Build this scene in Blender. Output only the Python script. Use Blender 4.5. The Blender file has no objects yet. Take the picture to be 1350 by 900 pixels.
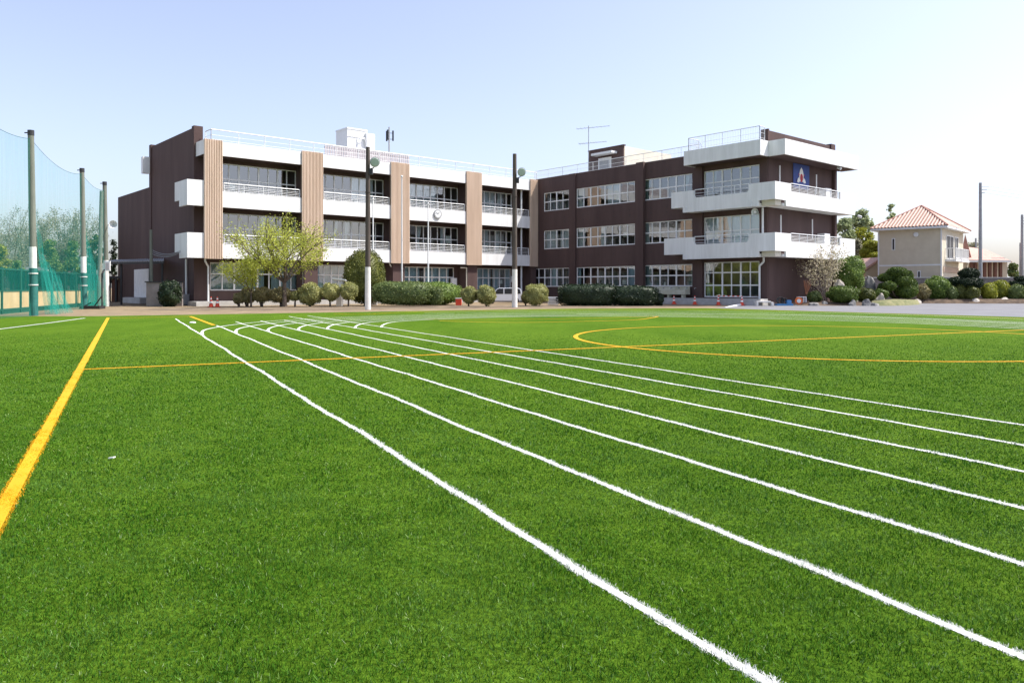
import bpy, bmesh, math, random
import numpy as np
from math import sin, cos, pi, radians, sqrt, atan2
from mathutils import Vector
random.seed(7)
RNG = np.random.default_rng(11)
scene = bpy.context.scene
COL = scene.collection
# ------------------------------------------------------------------ camera, sky, sun, exposure
FPX, HZ, EYE = 1015.0, 379.0, 1.35           # focal length in photo pixels, horizon row, eye height
cam_d = bpy.data.cameras.new('camera'); cam = bpy.data.objects.new('camera', cam_d); COL.objects.link(cam)
cam.location = (0, 0, EYE); cam.rotation_euler = (radians(90), 0, 0)
cam_d.sensor_width = 36; cam_d.lens = 36*FPX/1350; cam_d.shift_y = -(450-HZ)/1350
cam_d.clip_start = 0.05; cam_d.clip_end = 6000
scene.camera = cam
SUN_AZ, SUN_EL = 3.0, 54.5                   # azimuth counter-clockwise from +X, elevation
sd = Vector((cos(radians(SUN_AZ))*cos(radians(SUN_EL)), sin(radians(SUN_AZ))*cos(radians(SUN_EL)), sin(radians(SUN_EL))))
world = bpy.data.worlds.new('World'); scene.world = world; world.use_nodes = True
wn = world.node_tree.nodes; wl = world.node_tree.links; wn.clear()
sky = wn.new('ShaderNodeTexSky'); sky.sky_type = 'NISHITA'; sky.sun_disc = False
sky.sun_elevation = radians(SUN_EL); sky.sun_rotation = radians(90-SUN_AZ)
sky.altitude = 50; sky.air_density = 1.0; sky.dust_density = 2.4; sky.ozone_density = 3.0
bg = wn.new('ShaderNodeBackground'); bg.inputs[1].default_value = 0.15
wo = wn.new('ShaderNodeOutputWorld'); tint = wn.new('ShaderNodeMix'); tint.data_type = 'RGBA'; tint.blend_type = 'MULTIPLY'; tint.inputs[0].default_value = 1; tint.inputs[7].default_value = (.86, .82, .86, 1); hsv = wn.new('ShaderNodeHueSaturation'); hsv.inputs['Saturation'].default_value = .74; wl.new(sky.outputs[0], hsv.inputs['Color']); wl.new(hsv.outputs[0], tint.inputs[6]); wl.new(tint.outputs[2], bg.inputs[0]); wl.new(bg.outputs[0], wo.inputs[0])
sun_d = bpy.data.lights.new('sun', 'SUN'); sun_d.energy = 3.4; sun_d.angle = radians(0.5); sun_d.color = (1, .955, .88)
sun = bpy.data.objects.new('sun', sun_d); COL.objects.link(sun); sun.location = (30, 0, 40)
sun.rotation_euler = (-sd).to_track_quat('-Z', 'Y').to_euler()
scene.view_settings.view_transform = 'Standard'; scene.view_settings.look = 'None'
scene.view_settings.gamma = 1; scene.view_settings.exposure = 1.05
scene.render.engine = 'CYCLES'
scene.cycles.max_bounces = 8; scene.cycles.transparent_max_bounces = 24
# ------------------------------------------------------------------ helpers
def gp(px, py):                      # ground point seen at a photo pixel
    Y = FPX*EYE/(py-HZ); return ((px-675)/FPX*Y, Y)
def X(px, Y): return (px-675)/FPX*Y
def Zh(py, Y): return EYE-(py-HZ)*Y/FPX
W = {}
def tag(o, label=None, cat=None, group=None, kind=None):
    if label: o['label'] = label
    if cat: o['category'] = cat
    if group: o['group'] = group
    if kind: o['kind'] = kind
    return o
def thing(name, label, cat, loc=(0, 0, 0), group=None):
    o = bpy.data.objects.new(name, None); COL.objects.link(o); o.location = loc; o.empty_display_size = .3
    W[o.name] = Vector(loc); return tag(o, label, cat, group)
class MB:
    def __init__(s): s.v = []; s.f = []
    def add(s, vs, fs):
        b = len(s.v); s.v += [tuple(p) for p in vs]; s.f += [tuple(b+i for i in f) for f in fs]; return s
    def box(s, x0, x1, y0, y1, z0, z1, fr=None):
        vs = [(x, y, z) for x in (x0, x1) for y in (y0, y1) for z in (z0, z1)]
        if fr: vs = [fr(*p) for p in vs]
        return s.add(vs, [(0, 1, 3, 2), (4, 6, 7, 5), (0, 4, 5, 1), (2, 3, 7, 6), (0, 2, 6, 4), (1, 5, 7, 3)])
    def tube(s, a, b, r0, r1=None, n=8, cap=True):
        r1 = r0 if r1 is None else r1
        a = Vector(a); b = Vector(b); d = (b-a)
        if d.length < 1e-6: return s
        d.normalize(); t = Vector((0, 0, 1)) if abs(d.z) < .9 else Vector((1, 0, 0))
        p = d.cross(t).normalized(); q = d.cross(p)
        vs = [a+(p*cos(2*pi*i/n)+q*sin(2*pi*i/n))*r0 for i in range(n)]+[b+(p*cos(2*pi*i/n)+q*sin(2*pi*i/n))*r1 for i in range(n)]
        fs = [(i, (i+1) % n, n+(i+1) % n, n+i) for i in range(n)]
        if cap: fs += [tuple(range(n-1, -1, -1)), tuple(range(n, 2*n))]
        return s.add(vs, fs)
    def path(s, pts, r, n=6):
        for a, b in zip(pts, pts[1:]): s.tube(a, b, r, r, n)
        return s
    def lathe(s, c, prof, n=16):
        c = Vector(c); vs = []; fs = []
        for (r, z) in prof: vs += [c+Vector((r*cos(2*pi*i/n), r*sin(2*pi*i/n), z)) for i in range(n)]
        for k in range(len(prof)-1):
            fs += [(k*n+i, k*n+(i+1) % n, (k+1)*n+(i+1) % n, (k+1)*n+i) for i in range(n)]
        fs += [tuple(range(n-1, -1, -1)), tuple((len(prof)-1)*n+i for i in range(n))]
        return s.add(vs, fs)
    def prism(s, poly, fr, w0, w1):  # poly in 2-D; fr(a, b, w) gives the world point
        n = len(poly); vs = [fr(a, b, w0) for a, b in poly]+[fr(a, b, w1) for a, b in poly]
        return s.add(vs, [tuple(range(n)), tuple(range(2*n-1, n-1, -1))]+[(i, (i+1) % n, n+(i+1) % n, n+i) for i in range(n)])
    def build(s, name, m, parent=None, smooth=False, recalc=True, bevel=0):
        off = W[parent.name] if parent else Vector((0, 0, 0))
        me = bpy.data.meshes.new(name)
        me.from_pydata([tuple(Vector(p)-off) for p in s.v], [], s.f)
        if recalc or bevel:
            bm = bmesh.new(); bm.from_mesh(me)
            bmesh.ops.recalc_face_normals(bm, faces=bm.faces)
            if bevel: bmesh.ops.bevel(bm, geom=bm.edges[:], offset=bevel, segments=2, affect='EDGES', clamp_overlap=True)
            bm.to_mesh(me); bm.free()
        if smooth: me.polygons.foreach_set('use_smooth', [True]*len(me.polygons))
        me.materials.append(m)
        o = bpy.data.objects.new(name, me); COL.objects.link(o)
        if parent: o.parent = parent
        W[o.name] = off; return o
def npmesh(name, V, Q, m, parent=None):       # numpy verts (n,3), quads (k,4)
    off = np.array(W[parent.name]) if parent else np.zeros(3)
    me = bpy.data.meshes.new(name); V = (V-off).astype(np.float32); k = len(Q)
    me.vertices.add(len(V)); me.vertices.foreach_set('co', V.ravel())
    me.loops.add(4*k); me.loops.foreach_set('vertex_index', Q.astype(np.int32).ravel())
    me.polygons.add(k); me.polygons.foreach_set('loop_start', np.arange(0, 4*k, 4, dtype=np.int32))
    me.update(calc_edges=True); me.materials.append(m)
    o = bpy.data.objects.new(name, me); COL.objects.link(o)
    if parent: o.parent = parent
    W[o.name] = Vector(off); return o
def copy_tree(o, loc=None, label=None):
    def rec(a, par):
        c = a.copy(); COL.objects.link(c)
        if par: c.parent = par
        for ch in list(a.children): rec(ch, c)
        return c
    c = rec(o, None)
    if loc is not None: c.location = loc
    if label: c['label'] = label
    return c
# ------------------------------------------------------------------ materials
def mat(name, col, rough=.7, var=.12, scale=3.0, bump=0.0, bscale=40, metal=0, spec=.4, col2=None, stretch=None, detail=5):
    m = bpy.data.materials.new(name); m.use_nodes = True; nt = m.node_tree; n = nt.nodes; l = nt.links
    b = n['Principled BSDF']; b.inputs['Roughness'].default_value = rough; b.inputs['Metallic'].default_value = metal
    b.inputs['Specular IOR Level'].default_value = spec
    geo = n.new('ShaderNodeNewGeometry'); mp = n.new('ShaderNodeMapping'); l.new(geo.outputs['Position'], mp.inputs[0])
    if stretch: mp.inputs['Scale'].default_value = stretch
    t = n.new('ShaderNodeTexNoise'); t.inputs['Scale'].default_value = scale; t.inputs['Detail'].default_value = detail; t.inputs['Roughness'].default_value = .62
    l.new(mp.outputs[0], t.inputs['Vector'])
    r = n.new('ShaderNodeValToRGB'); l.new(t.outputs['Fac'], r.inputs[0])
    r.color_ramp.elements[0].position = .3; r.color_ramp.elements[1].position = .72
    c2 = col2 if col2 else tuple(min(1, c*(1+var)) for c in col)
    c1 = col if col2 else tuple(c*(1-var) for c in col)
    r.color_ramp.elements[0].color = (*c1, 1); r.color_ramp.elements[1].color = (*c2, 1)
    l.new(r.outputs[0], b.inputs['Base Color'])
    if bump:
        t2 = n.new('ShaderNodeTexNoise'); t2.inputs['Scale'].default_value = bscale; t2.inputs['Detail'].default_value = 4
        l.new(geo.outputs['Position'], t2.inputs['Vector'])
        bp = n.new('ShaderNodeBump'); bp.inputs['Strength'].default_value = bump; bp.inputs['Distance'].default_value = .02
        l.new(t2.outputs['Fac'], bp.inputs['Height']); l.new(bp.outputs[0], b.inputs['Normal'])
    return m
def leafmat(name, c1, c2, trans=.3, rough=.5, scale=1.6, island=True, c3=None):
    m = bpy.data.materials.new(name); m.use_nodes = True; nt = m.node_tree; n = nt.nodes; l = nt.links
    b = n['Principled BSDF']; b.inputs['Roughness'].default_value = rough; b.inputs['Specular IOR Level'].default_value = .35
    geo = n.new('ShaderNodeNewGeometry'); t = n.new('ShaderNodeTexNoise'); t.inputs['Scale'].default_value = scale; t.inputs['Detail'].default_value = 3
    l.new(geo.outputs['Position'], t.inputs['Vector'])
    mx = n.new('ShaderNodeMix'); mx.data_type = 'FLOAT'; mx.inputs[0].default_value = .5
    l.new(t.outputs['Fac'], mx.inputs[2]); l.new(geo.outputs['Random Per Island'], mx.inputs[3])
    r = n.new('ShaderNodeValToRGB'); l.new(mx.outputs[0], r.inputs[0])
    r.color_ramp.elements[0].position = .25; r.color_ramp.elements[1].position = .75
    r.color_ramp.elements[0].color = (*c1, 1); r.color_ramp.elements[1].color = (*c2, 1)
    if c3: e = r.color_ramp.elements.new(.92); e.color = (*c3, 1)
    l.new(r.outputs[0], b.inputs['Base Color'])
    tr = n.new('ShaderNodeBsdfTranslucent'); l.new(r.outputs[0], tr.inputs[0])
    ms = n.new('ShaderNodeMixShader'); ms.inputs[0].default_value = trans
    l.new(b.outputs[0], ms.inputs[1]); l.new(tr.outputs[0], ms.inputs[2]); l.new(ms.outputs[0], n['Material Output'].inputs[0])
    return m
def glassmat(name, tint=(.75, .82, .82), base=.09):
    m = bpy.data.materials.new(name); m.use_nodes = True; nt = m.node_tree; n = nt.nodes; l = nt.links; n.remove(n['Principled BSDF'])
    tr = n.new('ShaderNodeBsdfTransparent'); tr.inputs[0].default_value = (*tint, 1)
    gl = n.new('ShaderNodeBsdfGlossy'); gl.inputs['Roughness'].default_value = .02
    geo = n.new('ShaderNodeNewGeometry')
    t = n.new('ShaderNodeTexNoise'); t.inputs['Scale'].default_value = .9; l.new(geo.outputs['Position'], t.inputs['Vector'])
    bp = n.new('ShaderNodeBump'); bp.inputs['Strength'].default_value = .05; bp.inputs['Distance'].default_value = .1
    l.new(t.outputs['Fac'], bp.inputs['Height']); l.new(bp.outputs[0], gl.inputs['Normal'])
    fr = n.new('ShaderNodeFresnel'); fr.inputs[0].default_value = 1.5
    ma = n.new('ShaderNodeMath'); ma.operation = 'ADD'; ma.use_clamp = True; ma.inputs[1].default_value = base; l.new(fr.outputs[0], ma.inputs[0])
    ms = n.new('ShaderNodeMixShader'); l.new(ma.outputs[0], ms.inputs[0]); l.new(tr.outputs[0], ms.inputs[1]); l.new(gl.outputs[0], ms.inputs[2])
    l.new(ms.outputs[0], n['Material Output'].inputs[0]); return m
def netmat(name, col, fac):
    m = bpy.data.materials.new(name); m.use_nodes = True; nt = m.node_tree; n = nt.nodes; l = nt.links; n.remove(n['Principled BSDF'])
    tr = n.new('ShaderNodeBsdfTransparent'); d = n.new('ShaderNodeBsdfDiffuse'); d.inputs[0].default_value = (*col, 1)
    tl = n.new('ShaderNodeBsdfTranslucent'); tl.inputs[0].default_value = (*col, 1)
    a = n.new('ShaderNodeMixShader'); a.inputs[0].default_value = .5; l.new(d.outputs[0], a.inputs[1]); l.new(tl.outputs[0], a.inputs[2])
    geo = n.new('ShaderNodeNewGeometry'); t = n.new('ShaderNodeTexNoise'); t.inputs['Scale'].default_value = 1.2; t.inputs['Detail'].default_value = 3
    mp = n.new('ShaderNodeMapping'); mp.inputs['Scale'].default_value = (3, 3, .25); l.new(geo.outputs['Position'], mp.inputs[0]); l.new(mp.outputs[0], t.inputs['Vector'])
    mr = n.new('ShaderNodeMapRange'); mr.inputs[3].default_value = fac*.6; mr.inputs[4].default_value = fac*1.4; l.new(t.outputs['Fac'], mr.inputs[0])
    s = n.new('ShaderNodeMixShader'); l.new(mr.outputs[0], s.inputs[0]); l.new(tr.outputs[0], s.inputs[1]); l.new(a.outputs[0], s.inputs[2])
    l.new(s.outputs[0], n['Material Output'].inputs[0]); return m
M = {}
M['soil'] = mat('soil', (.145, .105, .060), .95, scale=.9, bump=.8, bscale=14, col2=(.29, .22, .135), detail=9)
M['bed'] = mat('bed_soil', (.05, .035, .025), .95, scale=2.5, bump=.8, bscale=9, col2=(.15, .105, .07))
M['shade_leafsoil'] = mat('shade_tinted_soil', (.07, .05, .035), .95, scale=.9, bump=.8, bscale=9, col2=(.26, .20, .13), detail=8)
M['drygrass'] = mat('dry_grass', (.08, .10, .035), .95, scale=2.2, bump=1, bscale=9, col2=(.24, .22, .11), detail=9)
M['asphalt'] = mat('asphalt', (.135, .135, .145), .9, scale=.5, bump=.4, bscale=60, col2=(.20, .20, .21), detail=9)
M['concrete'] = mat('concrete', (.36, .35, .33), .85, scale=1.5, bump=.2, bscale=20, col2=(.5, .49, .47))
M['block'] = mat('grey_block', (.20, .175, .165), .9, scale=1.2, bump=.3, bscale=12, col2=(.33, .29, .27))
M['brown'] = mat('brown_wall', (.066, .038, .035), .8, scale=.7, bump=.15, bscale=30, col2=(.105, .065, .058), stretch=(1, 1, .16), detail=8)
M['white'] = mat('white_paint', (.68, .68, .665), .6, scale=2.2, bump=.05, bscale=20, col2=(.83, .83, .825), stretch=(1.2, 1.2, .14), detail=8)
M['frame'] = mat('window_frame', (.80, .80, .79), .45, var=.05)
M['slat'] = mat('beige_slats', (.58, .44, .33), .7, scale=2, col2=(.70, .55, .43), stretch=(1, 1, .1))
M['slatback'] = mat('slat_backing', (.47, .35, .26), .8, var=.05)
M['metalw'] = mat('white_metal', (.74, .75, .75), .4, var=.05)
M['roof'] = mat('roof_sheet', (.35, .35, .34), .8)
M['room'] = mat('room_wall', (.27, .26, .24), .9, scale=.6)
M['curtain'] = mat('curtain_fabric', (.80, .84, .87), .85, var=.05)
M['curtain3'] = mat('blue_curtain_fabric', (.56, .72, .80), .85, var=.06)
M['curtain2'] = mat('teal_curtain_fabric', (.48, .62, .60), .85, var=.05)
M['paper'] = mat('paper_notice', (.85, .84, .80), .8, var=.04)
M['glass'] = glassmat('window_glass', base=.20); M['carglass'] = glassmat('car_glass', (.35, .4, .4), .08)
M['beige'] = mat('beige_wall', (.62, .58, .48), .8, scale=.8)
M['dark'] = mat('dark_metal', (.03, .03, .032), .5, var=.2)
M['grey'] = mat('grey_metal', (.30, .31, .32), .45, var=.1)
M['pole'] = mat('concrete_pole', (.12, .13, .105), .8, scale=2, col2=(.20, .21, .17), stretch=(2, 2, .3))
M['darkpole'] = mat('dark_stained_pole', (.055, .042, .036), .8, scale=2, col2=(.11, .088, .072), stretch=(2, 2, .3))
M['polew'] = mat('white_painted_pole', (.62, .60, .56), .7, scale=3, col2=(.80, .78, .74), bump=.2)
M['greenpad'] = mat('green_wrap', (.014, .10, .088), .7, scale=3, col2=(.03, .17, .145), bump=.3, bscale=6)
M['fencegreen'] = mat('green_fence_frame', (.012, .085, .06), .6)
M['tan'] = mat('tan_board', (.60, .40, .19), .7, scale=.7, col2=(.74, .53, .29))
M['net'] = netmat('green_net', (.05, .40, .33), .21)
M['netdrape'] = netmat('green_net_folds', (.04, .38, .31), .20)
M['mesh'] = netmat('green_windbreak_mesh', (.004, .06, .048), .90)
M['red'] = mat('orange_red_plastic', (.72, .07, .03), .45, var=.08)
M['orange'] = mat('orange_plastic', (.75, .17, .04), .45, var=.08)
M['bluep'] = mat('blue_plastic', (.06, .20, .42), .4, var=.15)
M['banner'] = mat('blue_banner', (.03, .06, .22), .7, scale=1.3, col2=(.05, .09, .30))
M['crimson'] = mat('crimson_print', (.42, .045, .06), .7); M['navy'] = mat('navy_print', (.015, .02, .10), .7)
M['pinksheet'] = mat('pinkish_louvre', (.50, .46, .47), .6, var=.1)
M['carwhite'] = mat('car_paint', (.80, .81, .82), .25, var=.02, spec=.6)
M['rubber'] = mat('tyre_rubber', (.02, .02, .02), .8); M['lamp'] = mat('lamp_lens', (.35, .42, .38), .2, var=.1)
M['rock'] = mat('rock', (.10, .10, .105), .9, scale=2.5, bump=1, bscale=5, col2=(.30, .29, .275))
M['rockpale'] = mat('pale_rock', (.36, .32, .27), .9, scale=2.5, bump=1, bscale=5, col2=(.56, .51, .45))
M['tilered'] = mat('red_roof_tiles', (.28, .12, .09), .8, scale=4, col2=(.42, .24, .18))
M['tilepink'] = mat('pink_roof_tiles', (.42, .25, .20), .8, scale=4, col2=(.55, .37, .31))
M['stucco'] = mat('stucco', (.54, .48, .37), .9, scale=1.5, col2=(.62, .56, .44), bump=.1)
M['wood'] = mat('brown_timber', (.13, .055, .035), .7); M['rust'] = mat('rusty_straw', (.34, .15, .08), .9, var=.3, scale=12)
M['bark'] = mat('bark', (.06, .045, .035), .95, scale=5, bump=.8, bscale=12, col2=(.13, .10, .08))
M['barkpale'] = mat('pale_bark', (.22, .18, .15), .95, scale=5, bump=.6, bscale=12, col2=(.35, .30, .26))
M['l_spring'] = leafmat('spring_leaves', (.32, .37, .045), (.60, .64, .12), .45)
M['l_ball'] = leafmat('ball_bush_leaves', (.17, .19, .06), (.44, .43, .16), .25, c3=(.60, .55, .26))
M['l_brownish'] = leafmat('bronze_bush_leaves', (.16, .14, .06), (.40, .35, .16), .25)
M['l_hedge'] = leafmat('hedge_leaves', (.07, .11, .03), (.21, .26, .08), .22, c3=(.38, .36, .15))
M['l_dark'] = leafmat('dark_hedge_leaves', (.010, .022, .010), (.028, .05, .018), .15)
M['l_olive'] = leafmat('olive_camellia_leaves', (.05, .07, .015), (.17, .18, .035), .2, c3=(.32, .28, .06))
M['l_topiary'] = leafmat('pine_needles', (.03, .07, .012), (.15, .21, .035), .2, c3=(.30, .34, .07))
M['l_green'] = leafmat('fresh_green_leaves', (.07, .13, .025), (.24, .33, .07), .3)
M['l_yellow'] = leafmat('yellow_green_leaves', (.16, .19, .02), (.42, .43, .05), .3)
M['l_pale'] = leafmat('pale_buds', (.26, .24, .13), (.66, .58, .42), .4)
M['l_far'] = leafmat('hazed_far_leaves', (.20, .25, .12), (.40, .46, .24), .4, c3=(.52, .54, .30))  # pale leaf green lightened to put distance haze into the colour
M['l_bare'] = leafmat('budding_twigs', (.20, .19, .12), (.38, .38, .25), .4)
# ------------------------------------------------------------------ ground
def sheet(name, poly, z, m):
    me = bpy.data.meshes.new(name); me.from_pydata([(x, y, z) for x, y in poly], [], [tuple(range(len(poly)))]); me.materials.append(m)
    o = bpy.data.objects.new(name, me); COL.objects.link(o); o['kind'] = 'structure'; W[o.name] = Vector((0, 0, 0)); return o
def turfmat():
    m = bpy.data.materials.new('artificial_turf'); m.use_nodes = True; nt = m.node_tree; n = nt.nodes; l = nt.links; b = n['Principled BSDF']
    b.inputs['Roughness'].default_value = .9; b.inputs['Specular IOR Level'].default_value = .02
    geo = n.new('ShaderNodeNewGeometry')
    def noise(s, det, st=None, rz=0):
        mp = n.new('ShaderNodeMapping'); l.new(geo.outputs['Position'], mp.inputs[0])
        if st: mp.inputs['Scale'].default_value = st
        mp.inputs['Rotation'].default_value = (0, 0, rz)
        t = n.new('ShaderNodeTexNoise'); t.inputs['Scale'].default_value = s; t.inputs['Detail'].default_value = det; t.inputs['Roughness'].default_value = .7
        l.new(mp.outputs[0], t.inputs['Vector']); return t.outputs['Fac']
    a = noise(.35, 4, (1, .35, 1), radians(-26.7)); f = noise(28, 6); g = noise(3.5, 5)
    def ramp(fac, p0, c0, p1, c1):
        r = n.new('ShaderNodeValToRGB'); r.color_ramp.elements[0].position = p0; r.color_ramp.elements[1].position = p1
        r.color_ramp.elements[0].color = (*c0, 1); r.color_ramp.elements[1].color = (*c1, 1); l.new(fac, r.inputs[0]); return r.outputs[0]
    c1 = ramp(a, .3, TURF[0], .7, TURF[1])
    c2 = ramp(f, .35, (.55, .55, .5), .66, (1.5, 1.42, 1.5)); c3 = ramp(g, .3, (.85, .85, .85), .7, (1.15, 1.13, 1.2))
    def mul(x, y):
        mx = n.new('ShaderNodeMix'); mx.data_type = 'RGBA'; mx.blend_type = 'MULTIPLY'; mx.inputs[0].default_value = 1
        l.new(x, mx.inputs[6]); l.new(y, mx.inputs[7]); return mx.outputs[2]
    l.new(mul(mul(c1, c2), c3), b.inputs['Base Color'])
    bp = n.new('ShaderNodeBump'); bp.inputs['Strength'].default_value = .9; bp.inputs['Distance'].default_value = .03
    l.new(f, bp.inputs['Height']); l.new(bp.outputs[0], b.inputs['Normal']); return m
TURF = ((.050, .114, .007), (.090, .168, .013))
M['turf'] = turfmat()
def blademat():
    m = bpy.data.materials.new('turf_blades'); m.use_nodes = True; nt = m.node_tree; n = nt.nodes; l = nt.links; b = n['Principled BSDF']
    b.inputs['Roughness'].default_value = .5; b.inputs['Specular IOR Level'].default_value = .06
    geo = n.new('ShaderNodeNewGeometry'); R_ = geo.outputs['Random Per Island']
    def noise(sc, det, st=None):
        mp = n.new('ShaderNodeMapping'); mp.inputs['Rotation'].default_value = (0, 0, radians(-26.7)); l.new(geo.outputs['Position'], mp.inputs[0])
        if st: mp.inputs['Scale'].default_value = st
        t = n.new('ShaderNodeTexNoise'); t.inputs['Scale'].default_value = sc; t.inputs['Detail'].default_value = det; t.inputs['Roughness'].default_value = .65; l.new(mp.outputs[0], t.inputs['Vector']); return t.outputs['Fac']
    def ramp(f, *st):
        r = n.new('ShaderNodeValToRGB'); l.new(f, r.inputs[0]); e = r.color_ramp.elements
        e[0].position, e[0].color = st[0][0], (*st[0][1], 1); e[1].position, e[1].color = st[-1][0], (*st[-1][1], 1)
        for p, c in st[1:-1]: q = e.new(p); q.color = (*c, 1)
        return r.outputs[0]
    def mx(a, b_, f, mode='MIX'):
        x = n.new('ShaderNodeMix'); x.data_type = 'RGBA'; x.blend_type = mode
        if isinstance(f, float): x.inputs[0].default_value = f
        else: l.new(f, x.inputs[0])
        l.new(a, x.inputs[6]); l.new(b_, x.inputs[7]); return x.outputs[2]
    base = ramp(R_, (0, (.006, .031, .003)), (.45, (.027, .108, .006)), (.85, (.075, .205, .014)), (.95, (.12, .26, .03)), (.978, (.22, .34, .12)), (1, (.34, .43, .23)))
    patch = ramp(noise(.55, 5, (1, .5, 1)), (.32, (.62, .80, .8)), (.68, (1.38, 1.18, 1.1)))
    fibr = ramp(noise(1.1, 7), (.48, (0, 0, 0)), (.72, (.5, .5, .5)))
    pale = ramp(R_, (0, (.04, .13, .01)), (1, (.22, .36, .10)))
    c = mx(mx(base, patch, 1.0, 'MULTIPLY'), pale, fibr)
    l.new(c, b.inputs['Base Color']); tr = n.new('ShaderNodeBsdfTranslucent'); l.new(c, tr.inputs[0]); ms = n.new('ShaderNodeMixShader'); ms.inputs[0].default_value = .25
    l.new(b.outputs[0], ms.inputs[1]); l.new(tr.outputs[0], ms.inputs[2]); l.new(ms.outputs[0], n['Material Output'].inputs[0]); return m
M['blade'] = blademat()
M['linew'] = leafmat('white_turf', (.72, .72, .70), (.90, .90, .88), .25, rough=.7)
M['liney'] = leafmat('yellow_turf', (.66, .31, .004), (.82, .46, .008), .2, rough=.7)
sheet('ground', [(-1500, -300), (1500, -300), (1500, 2500), (-1500, 2500)], -.008, M['soil'])
sheet('turf', [(-60, -40), (45, -40), (45, 2), (23.4, 35.2), (15.1, 47.3), (12.6, 50.4), (3.6, 49.2), (-8.1, 42.9), (-17.5, 37.5), (-20, 36.3), (-32, 36.1), (-60, 36)], 0, M['turf'])
sheet('road', [(15.1, 47.31), (23.4, 35.21), (45, 2.01), (45, -40), (140, -40), (140, 66.2), (20, 66.2), (16.5, 57.5), (13.6, 51.6)], -.003, M['asphalt'])
sheet('shade_soil_strip', [fl_ for fl_ in [(-23.5, 46.5), (-19, 45.2), (-10, 46.6), (-8.2, 49), (-1, 50.8), (6, 53.0), (11.5, 54.5), (13, 57.5), (3, 59), (-6, 58), (-14, 56), (-22, 54.6)]], -.003, M['shade_leafsoil'])  # darker soil: tree shadow painted into the colour, with litter farther right
# ------------------------------------------------------------------ turf lines
D = np.array((-.4493, .8934)); N_ = np.array((.8934, .4493)); P0 = np.array((-4.47, 26.35))   # lane direction, across, a point of the inner line
OFF = [-(6-k)*.982 for k in range(7)]
WOB = [[(a*sc, w, p) for a, w, p, sc in ((.012, 2*pi/RNG.uniform(5.5, 8), RNG.uniform(0, 6), 1), (.008, 2*pi/RNG.uniform(2, 3.2), RNG.uniform(0, 6), 1), (.004, 2*pi/RNG.uniform(.8, 1.2), RNG.uniform(0, 6), 1))] for k in range(7)]
def wob(k, t): return sum(a*np.sin(w*t+p) for a, w, p in WOB[k])
BL = {}
def blades(P, h, w, lean):
    n = len(P); th = RNG.uniform(0, 2*pi, n); la = RNG.uniform(0, 2*pi, n); lm = np.abs(RNG.normal(0, lean, n))*h
    hh = h*RNG.uniform(.35, 1.25, n); dx = np.cos(th)*w/2; dy = np.sin(th)*w/2
    V = np.zeros((n, 4, 3)); tx = P[:, 0]+np.cos(la)*lm; ty = P[:, 1]+np.sin(la)*lm
    V[:, 0] = np.c_[P[:, 0]-dx, P[:, 1]-dy, np.zeros(n)]; V[:, 1] = np.c_[P[:, 0]+dx, P[:, 1]+dy, np.zeros(n)]
    V[:, 2] = np.c_[tx+dx*.45, ty+dy*.45, hh]; V[:, 3] = np.c_[tx-dx*.45, ty-dy*.45, hh]
    return V.reshape(-1, 3)
def scatter_turf():
    out = []
    y = 1.9
    while y < 24:
        y2 = y*1.07; ym = (y+y2)/2; x0 = -(.70*ym+2.4); x1 = .70*ym+2.4
        dens = 15000 if ym < 3.6 else 15000*(3.6/ym)**2
        n = int(dens*(y2-y)*(x1-x0))
        out.append(np.c_[RNG.uniform(x0, x1, n), RNG.uniform(y, y2, n)]); y = y2
    return np.concatenate(out)
PT = scatter_turf(); PT = PT[RNG.uniform(0, 1, len(PT)) > np.clip((PT[:, 1]-12)/12, 0, 1)**1.2]; PT = PT[RNG.uniform(0, 1, len(PT)) > np.clip((np.abs(PT[:, 0])-.70*PT[:, 1]-.5)/1.9, 0, 1)]
tt = (PT-P0)@D; ll = (PT-P0)@N_
cls = np.full(len(PT), -1)
def hs(Y): return np.interp(Y, [0, 6, 14, 24], [.0130, .0135, .012, .007])
edge = RNG.normal(0, .007, len(PT))
for k in range(7):
    cls[np.abs(ll-OFF[k]-wob(k, tt)+edge) < .029] = k
SL = float((np.array((-3.86, 6.2))-P0)@N_); cls[np.abs(ll-SL+edge) < .06] = 10
HL0 = np.array((-6.6, 12.9)); HT = float((HL0-P0)@D)
cls[(np.abs(tt-HT+edge) < .045) & (ll > SL)] = 11
CC = np.array((8.35, 20.6)); CR = 6.63
cls[np.abs(np.hypot(PT[:, 0]-CC[0], PT[:, 1]-CC[1])-CR+edge) < .05] = 12
def blade_arrays(mask, tall=1):
    P = PT[mask]
    if tall < 1: P = np.concatenate([P+RNG.normal(0, .004, P.shape) for _ in range(3)])
    Yd = P[:, 1]; w = np.clip(.0030*Yd/3.6, .0030, 1); return blades(P, tall*hs(Yd)*(1+.35*np.sin(P[:, 0]*7.3+2*np.sin(P[:, 1]*5.1))*np.sin(P[:, 1]*8.7+P[:, 0]*3)), w, .75)
def quads(n): return np.arange(4*n).reshape(n, 4)
gv = blade_arrays(cls < 0)
g = npmesh('turf_blades', gv, quads(len(gv)//4), M['blade']); tag(g, 'short green artificial grass blades covering the sports field', 'artificial grass', kind='stuff')
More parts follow.
